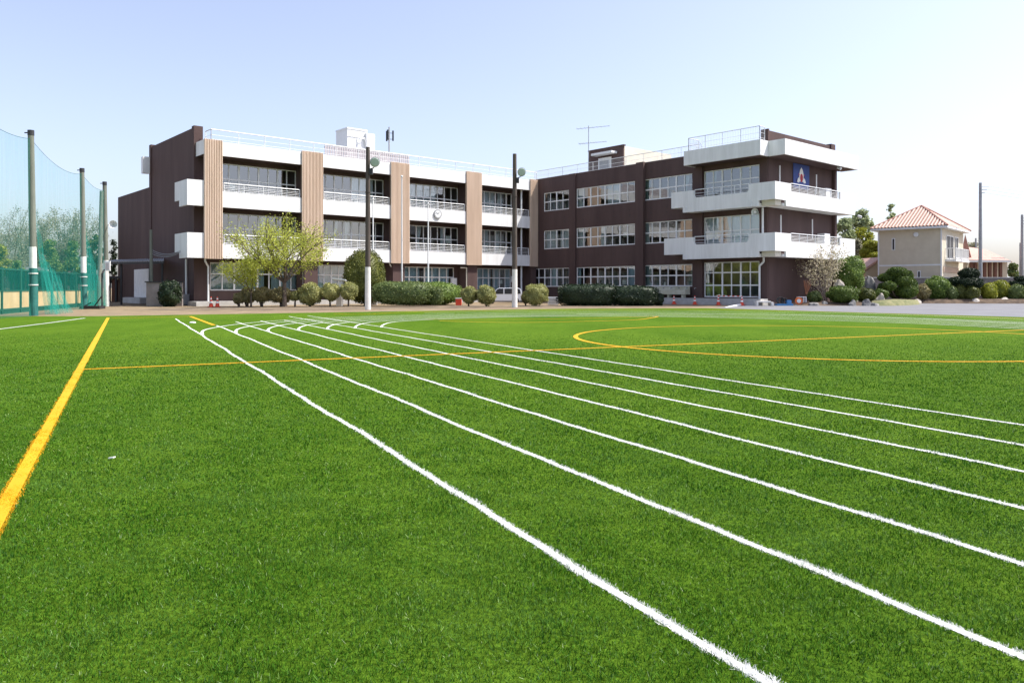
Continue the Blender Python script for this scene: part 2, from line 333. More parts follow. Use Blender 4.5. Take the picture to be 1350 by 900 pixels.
def line_obj(name, pts, w, m, cl=None, z=.005):
    pts = np.array(pts, float); d = np.gradient(pts, axis=0); d /= np.hypot(d[:, 0], d[:, 1])[:, None]; nn = np.c_[-d[:, 1], d[:, 0]]
    wv = np.full(len(pts), w/2) if cl is None else w/2*np.interp(pts[:, 1], [6, 12, 18], [.72, .85, 1]); A = pts+nn*wv[:, None]; B = pts-nn*wv[:, None]; n = len(pts)
    V = np.zeros((2*n, 3)); V[0::2, :2] = A; V[1::2, :2] = B; V[:, 2] = z
    Q = np.array([(2*i, 2*i+1, 2*i+3, 2*i+2) for i in range(n-1)])
    if cl is not None:
        bv = blade_arrays(cls == cl, .8)
        if len(bv): Q = np.concatenate([Q, quads(len(bv)//4)+len(V)]); V = np.concatenate([V, bv])
    o = npmesh(name, V, Q, m); o['kind'] = 'structure'; return o
def spline(pts, n=10):
    p = [np.array(q, float) for q in pts]; p = [2*p[0]-p[1]]+p+[2*p[-1]-p[-2]]; out = []
    for i in range(1, len(p)-2):
        for s in np.linspace(0, 1, n, endpoint=False):
            a, b, c, d_ = p[i-1:i+3]
            out.append(.5*((2*b)+(c-a)*s+(2*a-5*b+4*c-d_)*s*s+(3*b-a-3*c+d_)*s**3))
    out.append(p[-2]); return np.array(out)
c7 = [gp(*q) for q in [(503, 431.5), (503.6, 429.5), (508, 427), (516.7, 424.9), (533, 423.3), (575, 421), (640, 418.8), (720, 417.2), (860, 417.3), (1000, 420), (1180, 425.5), (1350, 433.5), (1550, 445)]]
c1 = [gp(*q) for q in [(267, 440.5), (266.5, 437.5), (271, 434.4), (289, 430.7), (315.6, 427), (355.6, 423.3), (420, 419.4), (520, 415.8), (700, 411.6), (850, 411), (1020, 412.7), (1350, 424), (1600, 436)]]
ENDS = [(231, 420), None, (306.7, 424), (337.8, 423), (366.7, 422), (397.8, 416.7), (440, 415.5)]
z = .0015
for k in range(7):
    f = k/6; ends = ENDS[k] or (281, 429)
    t1 = float((np.array(gp(*ends))-P0)@D)
    ts = np.arange(-34, t1, .12); c = P0+np.outer(ts, D)+np.outer(OFF[k]+wob(k, ts), N_)
    line_obj('lane_line', c, .060, M['linew'], k, z); z += .0004
    arc = spline([np.array(a)*(1-f)+np.array(b)*f for a, b in zip(c1, c7)])
    line_obj('curve_line', arc, .085, M['linew'], None, z); z += .0004
# worn extra lane marks in the far bend
for q in ([(560, 412.6), (700, 409.8), (860, 409.4), (1020, 411), (1200, 415.5), (1350, 421)], [(760, 414), (900, 413.4), (1040, 415.2), (1200, 419.8), (1350, 426.5)]):
    line_obj('curve_line', spline([gp(*a) for a in q]), .09, M['linew'], None, z); z += .0004
line_obj('side_line', [P0+D*t+N_*SL for t in np.linspace(-34, float((np.array(gp(146, 419))-P0)@D), 90)], .12, M['liney'], 10, z); z += .0004
line_obj('halfway_line', [P0+D*HT+N_*l for l in np.linspace(SL, 29, 60)], .115, M['liney'], 11, z); z += .0004
line_obj('centre_circle', [CC+CR*np.array((cos(a), sin(a))) for a in np.linspace(0, 2*pi, 97)], .125, M['liney'], 12, z); z += .0004
line_obj('penalty_arc', spline([gp(*q) for q in [(867.8, 417.3), (860, 419), (837.8, 421.6), (788.9, 423.3), (700, 425.1), (640, 424.8), (579, 423.2)]]), .10, M['liney'], None, z); z += .0004
line_obj('penalty_line', spline([gp(*q) for q in [(867.8, 417.0), (810, 418.8), (740, 420.4), (650, 421.4), (560, 421)]]), .07, M['liney'], None, z); z += .0004
line_obj('goal_line', [gp(*q) for q in [(147, 419.3), (172, 418.9), (251, 417.2)]], .10, M['liney'], None, z); z += .0004
line_obj('corner_line', [gp(*q) for q in [(251, 417.3), (266, 422.8), (282, 428.8)]], .14, M['liney'], None, z); z += .0004
line_obj('far_side_line', spline([gp(*q) for q in [(440, 413.8), (480, 414.2), (560, 411.2), (760, 408.9), (950, 408.5), (1130, 412.2), (1350, 420.2)]]), .10, M['liney'], None, z); z += .0004
line_obj('touch_line', [gp(*q) for q in [(-60, 443.2), (0, 434), (60, 426.5), (112, 419.5)]], .11, M['linew'], None, z); z += .0004
# ------------------------------------------------------------------ school building frames
c49, s49 = cos(radians(49)), sin(radians(49)); c41, s41 = cos(radians(41)), sin(radians(41))
OLx, OLy = (269-675)/FPX*56, 56.0; ORx, ORy = (717-675)/FPX*77, 77.0
def FL(u, v, z): return (OLx+s49*u+c49*v, OLy+c49*u-s49*v, z)
def FR(u, v, z): return (ORx+s41*u-c41*v, ORy-c41*u-s41*v, z)
# solve u in a frame for a photo column on plane v
def UL(px, v=0):
    k = (px-675)/FPX; p = FL(0, v, 0); return (k*p[1]-p[0])/(s49-k*c49)
def UR(px, v=0):
    k = (px-675)/FPX; p = FR(0, v, 0); return (k*p[1]-p[0])/(s41+k*c41)
school = thing('school_building', 'long three storey dark brown school with white balconies and beige slatted pilasters', 'school building', FL(0, 0, 0))
def wall_open(mb, fr, v, u0, u1, z0, z1, ops, rev=.18):
    us = sorted(set([u0, u1]+[a for o in ops for a in o[:2]])); zs = sorted(set([z0, z1]+[a for o in ops for a in o[2:4]]))
    us = [u for u in us if u0 <= u <= u1]; zs = [q for q in zs if z0 <= q <= z1]
    for a, b in zip(us, us[1:]):
        for c, d in zip(zs, zs[1:]):
            if any(o[0] < (a+b)/2 < o[1] and o[2] < (c+d)/2 < o[3] for o in ops): continue
            mb.add([fr(a, v, c), fr(b, v, c), fr(b, v, d), fr(a, v, d)], [(0, 1, 2, 3)])
    for o in ops:
        a, b, c, d = o[:4]; e = v-rev
        mb.add([fr(a, v, c), fr(b, v, c), fr(b, v, d), fr(a, v, d), fr(a, e, c), fr(b, e, c), fr(b, e, d), fr(a, e, d)], [(0, 1, 5, 4), (1, 2, 6, 5), (2, 3, 7, 6), (3, 0, 4, 7)])
def curtain(fr, v, a, b, c, d, m, par, n=None, tie=0):
    w = b-a; k = max(8, int(w/.09)); mb = MB(); pts = []
    for j in range(7):
        tz = j/6; zz = d-(d-c)*tz
        g_ = 1-tie*math.exp(-((tz-.6)/.22)**2)
        for i in range(k+1):
            s = i/k; pts.append(fr(a+s*w*g_, v+.045*sin(s*w*2*pi/.28+1.3*sin(3*s*w)), zz))
    mb.add(pts, [(j*(k+1)+i, j*(k+1)+i+1, (j+1)*(k+1)+i+1, (j+1)*(k+1)+i) for j in range(6) for i in range(k)])
    return mb.build('curtain', m, par, smooth=True, recalc=False)
def window(fr, u0, u1, z0, z1, v, cols, rows, curt=(), heavy=2, deep=3.6, papers=(), roomh=0):
    vv = v-.10; mb = MB(); t = .045
    mb.box(u0, u1, vv-.04, vv+.05, z0, z0+.09, fr); mb.box(u0, u1, vv-.04, vv+.05, z1-.07, z1, fr)
    for s in (u0, u1-.07): mb.box(s, s+.07, vv-.04, vv+.05, z0+.09, z1-.07, fr)
    w = (u1-u0)/cols
    rz = [z0]+[z0+(z1-z0)*r for r in rows]+[z1]
    for i in range(1, cols):
        tt_ = .065 if i % heavy == 0 else .038; mb.box(u0+i*w-tt_, u0+i*w+tt_, vv-.03-.002*(i % 3), vv+.043+.002*(i % heavy), z0+.085, z1-.065, fr)
    for r in rz[1:-1]: mb.box(u0+.06, u1-.06, vv-.025, vv+.036, r-.05, r+.05, fr)
    fo = mb.build('window', M['frame'], school)
    gm = MB(); gm.add([fr(u0+.03, vv, z0+.04), fr(u1-.03, vv, z0+.04), fr(u1-.03, vv, z1-.04), fr(u0+.03, vv, z1-.04)], [(0, 1, 2, 3)]); gm.build('pane', M['glass'], fo, recalc=False)
    for (a, b, cm) in curt:
        cc = M['curtain2'] if cm == 't' else (M['curtain3'] if z1 < 3.5 else M['curtain'])
        curtain(fr, v-.28, u0+(u1-u0)*a, u0+(u1-u0)*b, z0-.05, z1-.04, cc, fo, tie=.55 if cm in ('k', 't') else 0)
    for (a, zf, w_, h_) in papers:
        q = MB(); q.box(u0+(u1-u0)*a, u0+(u1-u0)*a+w_, vv-.05, vv-.035, z0+(z1-z0)*zf, z0+(z1-z0)*zf+h_, fr); q.build('notice', M['paper'], fo)
    r = MB(); e0, e1 = v-.19, v-deep; a, b, c, d = u0-.25, u1+.25, z0-.5, z1+.22
    r.add([fr(a, e0, c), fr(b, e0, c), fr(b, e0, d), fr(a, e0, d), fr(a, e1, c), fr(b, e1, c), fr(b, e1, d), fr(a, e1, d)], [(0, 1, 5, 4), (1, 2, 6, 5), (2, 3, 7, 6), (3, 0, 4, 7), (4, 5, 6, 7)])
    r.build('interior', M['room'], fo, recalc=False)
    return fo
def rail(fr, pts, z0, z1, par, step=1.2, name='railing', bars=0, r=.03, mids=1):  # pts: list of (u, v)
    mb = MB()
    for (a, b) in zip(pts, pts[1:]):
        L_ = math.hypot(b[0]-a[0], b[1]-a[1]); n = max(1, round(L_/step))
        mb.tube(fr(*a, z1), fr(*b, z1), r*1.25, n=6)
        for k in range(mids): zz = z0+(z1-z0)*(k+.5)/(mids+.5)*.9; mb.tube(fr(*a, zz), fr(*b, zz), r*.55, n=4)
        for i in range(n+1):
            s = i/n; p = (a[0]+(b[0]-a[0])*s, a[1]+(b[1]-a[1])*s); mb.tube(fr(*p, z0), fr(*p, z1), r, n=5)
        if bars:
            nb = int(L_/bars)
            for i in range(nb): s = (i+.5)/nb; p = (a[0]+(b[0]-a[0])*s, a[1]+(b[1]-a[1])*s); mb.tube(fr(*p, z0+.05), fr(*p, z1), r*.3, n=3, cap=False)
    return mb.build(name, M['metalw'], par)
# ------------------------------------------------------------------ left wing
UE = 33.2; RV = -1.7
Z1, Z2, Z3 = 3.50, 7.28, 11.07
bays = [(1.35, 7.60), (9.45, 15.82), (17.73, 24.01), (25.85, 32.05)]
pil = [(0, 1.35), (7.60, 9.45), (15.82, 17.73), (24.01, 25.85), (32.05, 33.1)]
# brown back wall of the balconies
ops3 = [(a+.35, b+(.35 if i < 3 else -.9), 8.45, 10.80) for i, (a, b) in enumerate(bays)]
ops2 = [(a+.35, b+(.35 if i < 3 else -.9), 4.70, 7.02) for i, (a, b) in enumerate(bays)]
ops1 = [(1.05, 8.45, 1.12, 3.24), (9.75, 15.2, 1.12, 3.24), (17.2, 23.9, .9, 3.24), (25.3, 31.0, .9, 3.24)]
door1 = [(15.45, 16.35, .35, 3.15)]
mb = MB(); wall_open(mb, FL, RV, 0, UE, 0, 11.9, ops1+ops2+ops3+door1); mb.build('facade_wall', M['brown'], school, recalc=False)
cur3 = [[], [(.52, .86, 'c'), (.0, .06, 'c')], [(.0, .62, 'c')], [(.0, .62, 'c'), (.66, .8, 'c')]]
cur2 = [[(.0, .05, 'c'), (.55, .62, 'k'), (.95, 1, 'c')], [(.0, .05, 'c'), (.24, .32, 'k'), (.42, .5, 'k')], [(.0, .08, 'c'), (.29, .36, 'k'), (.70, .80, 'k')], [(0, .42, 'c'), (.62, .72, 'c')]]
cur1 = [[(0, .58, 'c'), (.66, .99, 'c')], [(0, .6, 'c'), (.75, .9, 'c')], [(0, .44, 'c'), (.5, .93, 'c')], [(0, .58, 'c'), (.62, .8, 'c'), (.9, 1, 'c')]]
for i, o in enumerate(ops3): window(FL, *o, RV, 8 if i < 3 else 7, [.5], cur3[i], papers=[(.13, .15, .5, .5)] if i == 0 else [])
for i, o in enumerate(ops2): window(FL, *o, RV, 8 if i < 3 else 7, [.5], cur2[i], papers=[(.02, .2, .5, .42), (.14, .2, .35, .42), (.3, .2, .4, .42)] if i == 0 else ([(.78, .35, .6, .7)] if i == 2 else []))
for i, o in enumerate(ops1): window(FL, *o, RV, 8, [.6], cur1[i], papers=[(.72, .35, .6, .4)] if i == 3 else [])
mb = MB(); mb.box(15.47, 16.33, RV-.12, RV-.06, .36, 3.13, FL); mb.build('door', M['dark'], school)
mb = MB()
for a, b, c, d in ((15.45, 15.53, .36, 3.13), (16.27, 16.35, .36, 3.13), (15.53, 16.27, 3.05, 3.13)): mb.box(a, b, RV-.05, RV+.03, c, d, FL)
mb.build('door_frame', M['beige'], school)
# slabs, ends, roof
mb = MB()
mb.box(0.02, UE, RV+.01, -.16, Z1, Z1+.25, FL); mb.box(0.02, UE, RV+.01, -.16, Z2, Z2+.25, FL); mb.box(0.02, UE, RV+.01, -.16, Z3+.01, Z3+.3, FL)
mb.build('balcony_slab', M['brown'], school)
mb = MB(); mb.box(.3, UE+10, -12.0, RV-.01, 11.86, 12.05, FL); mb.build('roof_slab', M['roof'], school)
mb = MB(); mb.box(-.12, .48, -12.1, -1.69, 0, 13.25, FL); mb.box(-.2, .52, -12.6, -12.1, 0, 13.42, FL); mb.box(-.16, .5, -2.15, -1.66, 0, 13.38, FL)
mb.build('end_wall', M['brown'], school)
mb = MB(); mb.box(-.10, 9, -22.8, -12.62, 0, 9.9, FL); mb.build('annex', M['brown'], school)
mb = MB(); mb.box(.5, UE+8, -12.2, -12.0, 0, 12.2, FL); mb.build('rear_wall', M['brown'], school)
# brown column fins behind the pilasters
for a, b in pil[1:4]:
    mb = MB(); mb.box(a+.35, b-.35, RV+.02, -.2, 0, Z3, FL); mb.build('column', M['brown'], school)
mb = MB(); mb.box(32.3, 33.0, RV+.02, -.1, 0, 3.5, FL); mb.build('column', M['brown'], school)
# slatted pilasters
for a, b in pil:
    mb = MB(); mb.box(a+.02, b-.02, -.15, .03, Z1-.04, 12.16, FL); p_ = mb.build('pilaster', M['slatback'], school)
    mb = MB(); n = max(3, round((b-a)/.125)); w = (b-a)/n
    for i in range(n): mb.box(a+i*w+.012, a+i*w+.012+w*.52, .034, .13, Z1-.05, 12.18, FL)
    mb.build('slats', M['slat'], p_)
# parapet bands with railings
for i, (a, b) in enumerate(bays):
    for (zb, zt, zr) in ((Z1, 4.58, 5.26), (Z2, 8.44, 9.07)):
        mb = MB(); mb.box(a+.01, b-.01, -.15, 0, zb, zt, FL); bb = mb.build('balcony_parapet', M['white'], school)
        rail(FL, [(a+.12, -.07), (b-.12, -.07)], zt, zr, bb, 1.5, mids=4)
    mb = MB(); mb.box(a+.01, b-.01, -.15, 0, Z3, 12.10, FL); mb.build('roof_fascia', M['white'], school)
mb = MB(); mb.box(-.02, .0-.005, -1.66, 0, Z3, 12.12, FL); mb.box(-.015, .02, -.14, 0.01, Z3, 12.13, FL); mb.build('roof_fascia', M['white'], school)
# corner box balconies wrapping the left end
UB = UL(246.8)
def prof_v(poly, ua, ub, name='corner_balcony'):
    mb = MB(); mb.prism(poly, lambda a, b, w: FL(w, a, b), ua, ub); return mb.build(name, M['white'], school)
for zb, zt in ((Z1, 5.32), (Z2, 9.14)):
    mb = MB(); mb.box(UB+.16, -.005, -.15, 0, zb, zt, FL); mb.build('corner_balcony', M['white'], school)
    prof_v([(0, zb), (0, zt), (-2.75, zt), (-2.75, zb+.46), (-1.75, zb+.46), (-1.75, zb)], UB, UB+.15)
    mb = MB(); mb.box(UB+.16, -.14, -2.6, -.16, zb+.5, zb+.7, FL); mb.build('balcony_slab', M['white'], school)
# roof railings left wing
rail(FL, [(.6, -1.4), (.6, -.25), (33.2, -.25)], 12.1, 12.98, school, 2.0, 'roof_railing', mids=2)
# plinth / terrace
mb = MB(); mb.box(-.6, UE, RV+.002, .15, -.01, .33, FL); mb.build('terrace', M['concrete'], school)
# down pipes
def pipe(fr, pts, r, m, par=None, name='downpipe'):
    mb = MB(); mb.path([fr(*p) for p in pts], r, 8); return mb.build(name, m, par or school, smooth=False)
pipe(FL, [(.18, -.3, Z1), (.18, -.3, 3.3), (.62, -.9, 2.9), (.62, -.9, .33)], .07, M['metalw'])
pipe(FL, [(15.9, -.3, Z1), (15.9, -.3, 3.4), (16.35, -.6, 3.05), (16.35, -.6, .33)], .06, M['metalw'])
pipe(FL, [(23.6, -.3, 3.2), (24.3, -.3, 3.2), (24.3, -.3, .33)], .06, M['beige'])
pipe(FL, [(31.35, -.5, .33), (31.35, -.5, Z3)], .09, M['metalw'])
pipe(FL, [(-.25, -3.1, 3.5), (-.25, -3.1, .6)], .08, M['metalw'])
pipe(FL, [(8.0, -.5, 3.5), (8.0, -.5, .33)], .06, M['metalw'])
mb = MB(); mb.box(23.45, 24.0, -1.68, -1.4, 1.5, 2.25, FL); mb.build('meter_box', M['metalw'], school)
mb = MB(); mb.box(-.95, -.14, -3.7, -2.7, .05, .85, FL); mb.build('air_conditioner', M['grey'], school)
mb = MB(); mb.box(31.0, 31.5, RV+.02, RV+.06, 1.9, 2.5, FL); mb.build('notice_board', M['metalw'], school)
mb = MB(); mb.box(.1, .35, -12.95, -12.62, 10.9, 12.3, FL); mb.box(-.75, -.2, -12.9, -12.4, 11, 12.4, FL); mb.build('duct', M['metalw'], school)
# wall clock
def disc(fr, u, v, z, r, m, par, name, th=.06, n=24):
    mb = MB(); vs = [fr(u+r*cos(2*pi*i/n), v, z+r*sin(2*pi*i/n)) for i in range(n)]+[fr(u+r*cos(2*pi*i/n), v+th, z+r*sin(2*pi*i/n)) for i in range(n)]
    mb.add(vs, [tuple(range(n)), tuple(range(2*n-1, n-1, -1))]+[(i, (i+1) % n, n+(i+1) % n, n+i) for i in range(n)]); return mb.build(name, m, par)
uc = UL(576.5); ck = disc(FL, uc, .01, 7.98, .42, M['grey'], school, 'clock', .1); disc(FL, uc, .112, 7.98, .34, M['metalw'], ck, 'dial', .012)
mb = MB(); mb.tube(FL(uc, .14, 7.98), FL(uc+.12, .14, 8.14), .018, n=4); mb.tube(FL(uc, .14, 7.98), FL(uc-.2, .14, 8.1), .014, n=4)
for i in range(12):
    a = i*pi/6; mb.tube(FL(uc+.27*cos(a), .13, 7.98+.27*sin(a)), FL(uc+.31*cos(a), .13, 7.98+.31*sin(a)), .014, n=4)
mb.build('hand', M['dark'], ck)
# ------------------------------------------------------------------ right wing
ZR = 12.24
UI = -6.0
wins = [(UR(717), UR(750)), (UR(760), UR(837)), (UR(849), 17.86), (18.98, 24.0)]
opsR = []
for i, (a, b) in enumerate(wins):
    lo = a if i else a; opsR += [(a, b, 8.93 if i < 3 else 8.2, 10.77), (a, b, 5.16 if i < 3 else 4.4, 7.01)]
opsR += [(-1.68, wins[0][1], 1.43, 3.26), (wins[1][0], wins[1][1], 1.45, 3.27), (wins[2][0], wins[2][1], 1.45, 3.29), (18.98, 24.0, .58, 3.38)]
mb = MB(); wall_open(mb, FR, 0, UI, 24.74, 0, ZR, opsR); mb.build('facade_wall', M['brown'], school, recalc=False)
def wr(*a, **k): return window(FR, *a, **k)
for (zb, zt) in ((8.93, 10.77), (5.16, 7.01)):
    top = zb > 8
    wr(*wins[0], zb, zt, 0, 4, [.5], curt=[(0, .5, 'c'), (.6, 1, 'c')] if not top else [])
    wr(*wins[1], zb, zt, 0, 8, [.5], curt=[(0, .12, 'c'), (.52, .74, 'c')] if top else [(0, .13, 'c'), (.4, .5, 'c')], papers=[(.03, .3, .35, .3), (.56, .45, .5, .18)] if top else [(.1, .3, .35, .45), (.4, .35, .35, .4), (.8, .4, .4, .4)])
    wr(*wins[2], zb, zt, 0, 6, [.5], curt=[(0, .10, 't'), (.80, .9, 't')] if top else [(0, .08, 'c')])
wr(*wins[3], 8.2, 10.77, 0, 6, [.62], curt=[(.12, .2, 't'), (.95, 1, 't'), (0, .02, 't')], papers=[(.02, .1, .6, .5)])
wr(*wins[3], 4.4, 7.01, 0, 6, [.55], curt=[(0, .32, 'c'), (.36, .46, 'c'), (.48, 1, 'c')])
wr(-1.68, wins[0][1], 1.43, 3.26, 0, 6, [.5], curt=[(.5, .65, 'c')])
wr(*wins[1], 1.45, 3.27, 0, 8, [.5], curt=[(0, .05, 'c'), (.86, 1, 'c')], papers=[(.78, .1, .5, .4)])
wr(*wins[2], 1.45, 3.29, 0, 6, [.5], curt=[(.0, .14, 't'), (.94, 1, 't')], papers=[(.4, .05, .2, .3)])
wr(18.98, 24.0, .58, 3.38, 0, 6, [.34, .70], curt=[(.02, .09, 't'), (.95, 1, 't')])
mb = MB(); mb.box(UR(751.5), UR(759.5), .002, .14, 0, ZR+.02, FR); mb.build('pier', M['brown'], school)
mb = MB(); mb.box(UR(838.5, .3), UR(848, .3), .002, .32, 0, ZR+.06, FR); mb.build('pier', M['brown'], school)
mb = MB(); mb.box(17.95, 18.9, .002, .18, 0, 11.2, FR); mb.build('pier', M['brown'], school)
mb = MB(); mb.box(24.05, 24.72, .002, .10, 0, 11.2, FR); mb.build('pier', M['brown'], school)
# tie-bolt marks on the brown wall
mb = MB()
for zz in (11.35, 8.2, 7.75, 4.4):
    for uu in (.3, 2.9, 5.4, 7.3, 9.2, 11.1, 13.5, 15.2):
        mb.box(uu, uu+.07, .002, .02, zz, zz+.07, FR)
mb.build('wall_vent', M['dark'], school)
# roof edge, roof
mb = MB(); mb.box(UI, 24.7, -.25, -.01, ZR-.12, ZR+.03, FR); mb.build('roof_coping', M['brown'], school)
mb = MB(); mb.box(UI, 24.6, -9.8, -.26, ZR-.35, ZR-.2, FR); mb.build('roof_slab', M['roof'], school)
def vR(px, u=24.75):               # depth on the end-wall plane u for a photo column
    k = (px-675)/FPX; p = FR(u, 0, 0); return (k*p[1]-p[0])/(-c41+k*s41)
VE = vR(1097)
mb = MB(); mb.box(24.45, 24.75, VE, -.002, 0, 11.3, FR); mb.build('end_wall', M['brown'], school)
mb = MB(); mb.box(24.2, 24.76, VE, .05, 11.32, 13.25, FR); mb.box(24.18, 24.8, -.05, .12, 11.3, 13.36, FR); mb.box(24.16, 24.86, VE-.35, VE+.35, 11.34, 13.4, FR)
mb.build('roof_parapet', M['brown'], school)
mb = MB(); mb.box(24.4, 25.0, VE-.35, VE+.02, 0, 11.3, FR); mb.build('pier', M['brown'], school)
mb = MB(); mb.box(UI, 24.4, -10.1, -9.85, 0, 12.2, FR); mb.build('rear_wall', M['brown'], school)
# balconies right wing
def facR(poly, v0, v1, name, par=None):   # face in (u, z), thickness in v
    mb = MB(); mb.prism(poly, lambda a, b, w: FR(a, w, b), v0, v1); return mb.build(name, M['white'], par or school)
def facS(poly, u0, u1, name, par=None):   # face in (v, z), thickness in u
    mb = MB(); mb.prism(poly, lambda a, b, w: FR(w, a, b), u0, u1); return mb.build(name, M['white'], par or school)
V1 = 1.6; VB = -11.0; UO = 26.24
n0, n1 = UR(914, V1), UR(988, V1); s0, s1 = vR(1043, UO), vR(1108, UO)
for (ul, zb, zt, dz) in ((16.91, 7.40, 9.12, .42), (16.18, 3.62, 5.38, .42)):
    nb = zt-.60
    bal = facR([(ul, zb+dz), (18.05, zb+dz), (18.05, zb), (24.89, zb), (24.89, zb+dz), (UO, zb+dz), (UO, zt), (n1, zt), (n1-.05, nb+.18), (n1-.2, nb), (n0+.2, nb), (n0+.05, nb+.18), (n0, zt), (ul, zt)], V1-.14, V1, 'balcony')
    facS([(V1-.15, zb+dz), (0.1, zb+dz), (0.05, zb), (VB, zb), (VB, zt), (s1, zt), (s1, nb), (s0, nb), (s0, zt), (V1-.15, zt)], UO-.14, UO-.001, 'parapet', bal)
    facS([(V1-.15, zb+dz), (.33, zb+dz), (.33, zt), (V1-.15, zt)], ul, ul+.14, 'parapet', bal)
    mb = MB(); mb.box(18.1, 24.85, .33, V1-.16, zb+.03, zb+.25, FR); mb.box(ul+.15, UO-.15, .33, V1-.17, zb+dz+.02, zb+dz+.2, FR)
    mb.box(24.8, UO-.15, VB, .3, zb+.03, zb+.22, FR); mb.build('slab', M['white'], bal)
    mb = MB(); mb.box(24.9, UO-.25, .34, V1-.42, zb+.03, zb+dz+.01, FR); mb.build('beam', M['beige'], bal)
    for uu in (18.35, 24.2): m2 = MB(); m2.box(uu, uu+.10, V1+.001, V1+.05, zb-.02, zb+.4, FR); m2.build('drain_spout', M['white'], bal)
    rail(FR, [(n0+.1, V1-.07), (n1-.1, V1-.07)], nb, zt+.02, bal, 1.3, mids=2)
    rail(lambda u, v, z: FR(u, v, z), [(UO-.07, s0-.1), (UO-.07, s1+.3)], nb, zt+.03, bal, 1.3, mids=5)
zb, zt = 11.19, 12.34
rf = facR([(18.15, zb), (25.04, zb), (25.04, zt), (18.15, zt)], V1-.14, V1, 'roof_fascia')
facS([(V1-.15, zb), (.5, zb), (.5, zt), (V1-.15, zt)], 24.9, 25.039, 'fascia_return', rf)
facS([(V1-.15, zb), (.02, zb), (.02, zt), (V1-.15, zt)], 18.151, 18.3, 'fascia_return', rf)
facR([(25.042, zb), (26.4, zb), (26.4, zt), (25.042, zt)], .36, .5, 'fascia_return', rf)
facS([(.355, zb), (-11.3, zb), (-11.3, zt), (.355, zt)], 26.26, 26.399, 'fascia_side', rf)
facR([(24.9, zb), (26.25, zb), (26.25, zt), (24.9, zt)], -11.3, -11.16, 'fascia_return', rf)
mb = MB(); mb.box(18.31, 24.88, .03, V1-.15, zb+.02, zb+.2, FR); mb.box(24.77, 26.25, -11.1, .34, zb+.02, zb+.2, FR); mb.build('soffit', M['brown'], rf)
rail(FR, [(18.4, -.1), (18.4, V1-.3), (24.8, V1-.3), (24.8, .6)], zt, 13.4, school, 1.7, 'roof_railing', mids=2, bars=.14, r=.024)
rail(FR, [(UI+4, -.6), (18.3, -.6)], ZR, 13.2, school, 2.0, 'roof_railing', mids=2, bars=.14, r=.024)
pipe(FR, [(24.5, .25, 3.62), (24.5, .25, 3.3), (24.15, .25, 3.0), (24.15, .25, .5)], .08, M['metalw'])
pipe(FR, [(24.45, .3, 5.4), (24.45, .3, 7.4)], .085, M['metalw'])
for px_, z0_, z1_ in ((1027.6, 9.1, 10.75), (1076, 9.0, 10.6), (1029, 5.3, 6.95), (1070.6, 5.3, 6.9)):
    vv = vR(px_); mb = MB(); mb.box(24.751, 24.80, vv-.06, vv+.06, z0_, z1_, FR); mb.build('wall_slit', M['metalw'], school)
for px_, z0_ in ((1088, 8.3), (1086, 4.6)):
    vv = vR(px_, 25.2); mb = MB(); mb.box(24.9, 25.5, vv-.45, vv+.45, z0_, z0_+1.15, FR); mb.build('air_conditioner', M['metalw'], school)
for px_, zz in ((1104, 11.02), (1131, 7.3)):
    vv = vR(px_, 26); mb = MB(); mb.tube(FR(26, vv, zz+.12), FR(26.3, vv, zz-.02), .1, .12, n=8); mb.build('floodlight', M['metalw'], school)
# banner with emblem on the end wall
b0, b1 = vR(1045), vR(1066); zb0, zb1 = 9.2, 11.15; bc = (b0+b1)/2; bw = abs(b1-b0)
mb = MB(); mb.box(24.78, 24.81, b1, b0, zb0, zb1, FR); ban = mb.build('banner', M['banner'], school)
def emb(poly, m, d, name):
    mb = MB(); mb.prism([(bc-a*bw, zb0+b*(zb1-zb0)) for a, b in poly], lambda a, b, w: FR(w, a, b), 24.81+d, 24.815+d); mb.build(name, m, ban)
emb([(-.12, .30), (-.13, .62), (-.08, .78), (0, .88), (.08, .78), (.13, .62), (.12, .30)], M['paper'], .001, 'emblem')
emb([(-.11, .30), (-.15, .47), (-.22, .40), (-.27, .27), (-.16, .24)], M['paper'], .001, 'emblem'); emb([(.11, .30), (.15, .47), (.23, .40), (.28, .27), (.16, .24)], M['paper'], .001, 'emblem')
emb([(0.09*cos(a), .45+.17*sin(a)) for a in np.linspace(0, 2*pi, 16, endpoint=False)], M['crimson'], .01, 'emblem')
emb([(-.15, .50), (-.19, .62), (-.12, .58)], M['crimson'], .01, 'emblem'); emb([(.15, .50), (.19, .62), (.12, .58)], M['crimson'], .01, 'emblem')
emb([(-.29, .42), (-.35, .33), (-.30, .22), (-.27, .30)], M['navy'], .001, 'emblem'); emb([(-.12, .20), (-.16, .12), (-.06, .10), (-.04, .18)], M['navy'], .001, 'emblem')
# horn speaker
def horn(fr, u, v, z, par, s=1):
    mb = MB(); a = Vector(fr(u, v, z)); b = Vector(fr(u, v+.35*s, z)); mb.tube(b, a+(b-a)*.05, .30*s, .10*s, n=20, cap=False); mb.tube(a+(b-a)*.9, a, .10*s, .12*s, n=12)
    return mb
horn(FR, UR(995.5, 1.0), .7, 7.03, school).build('horn_speaker', M['metalw'], school)
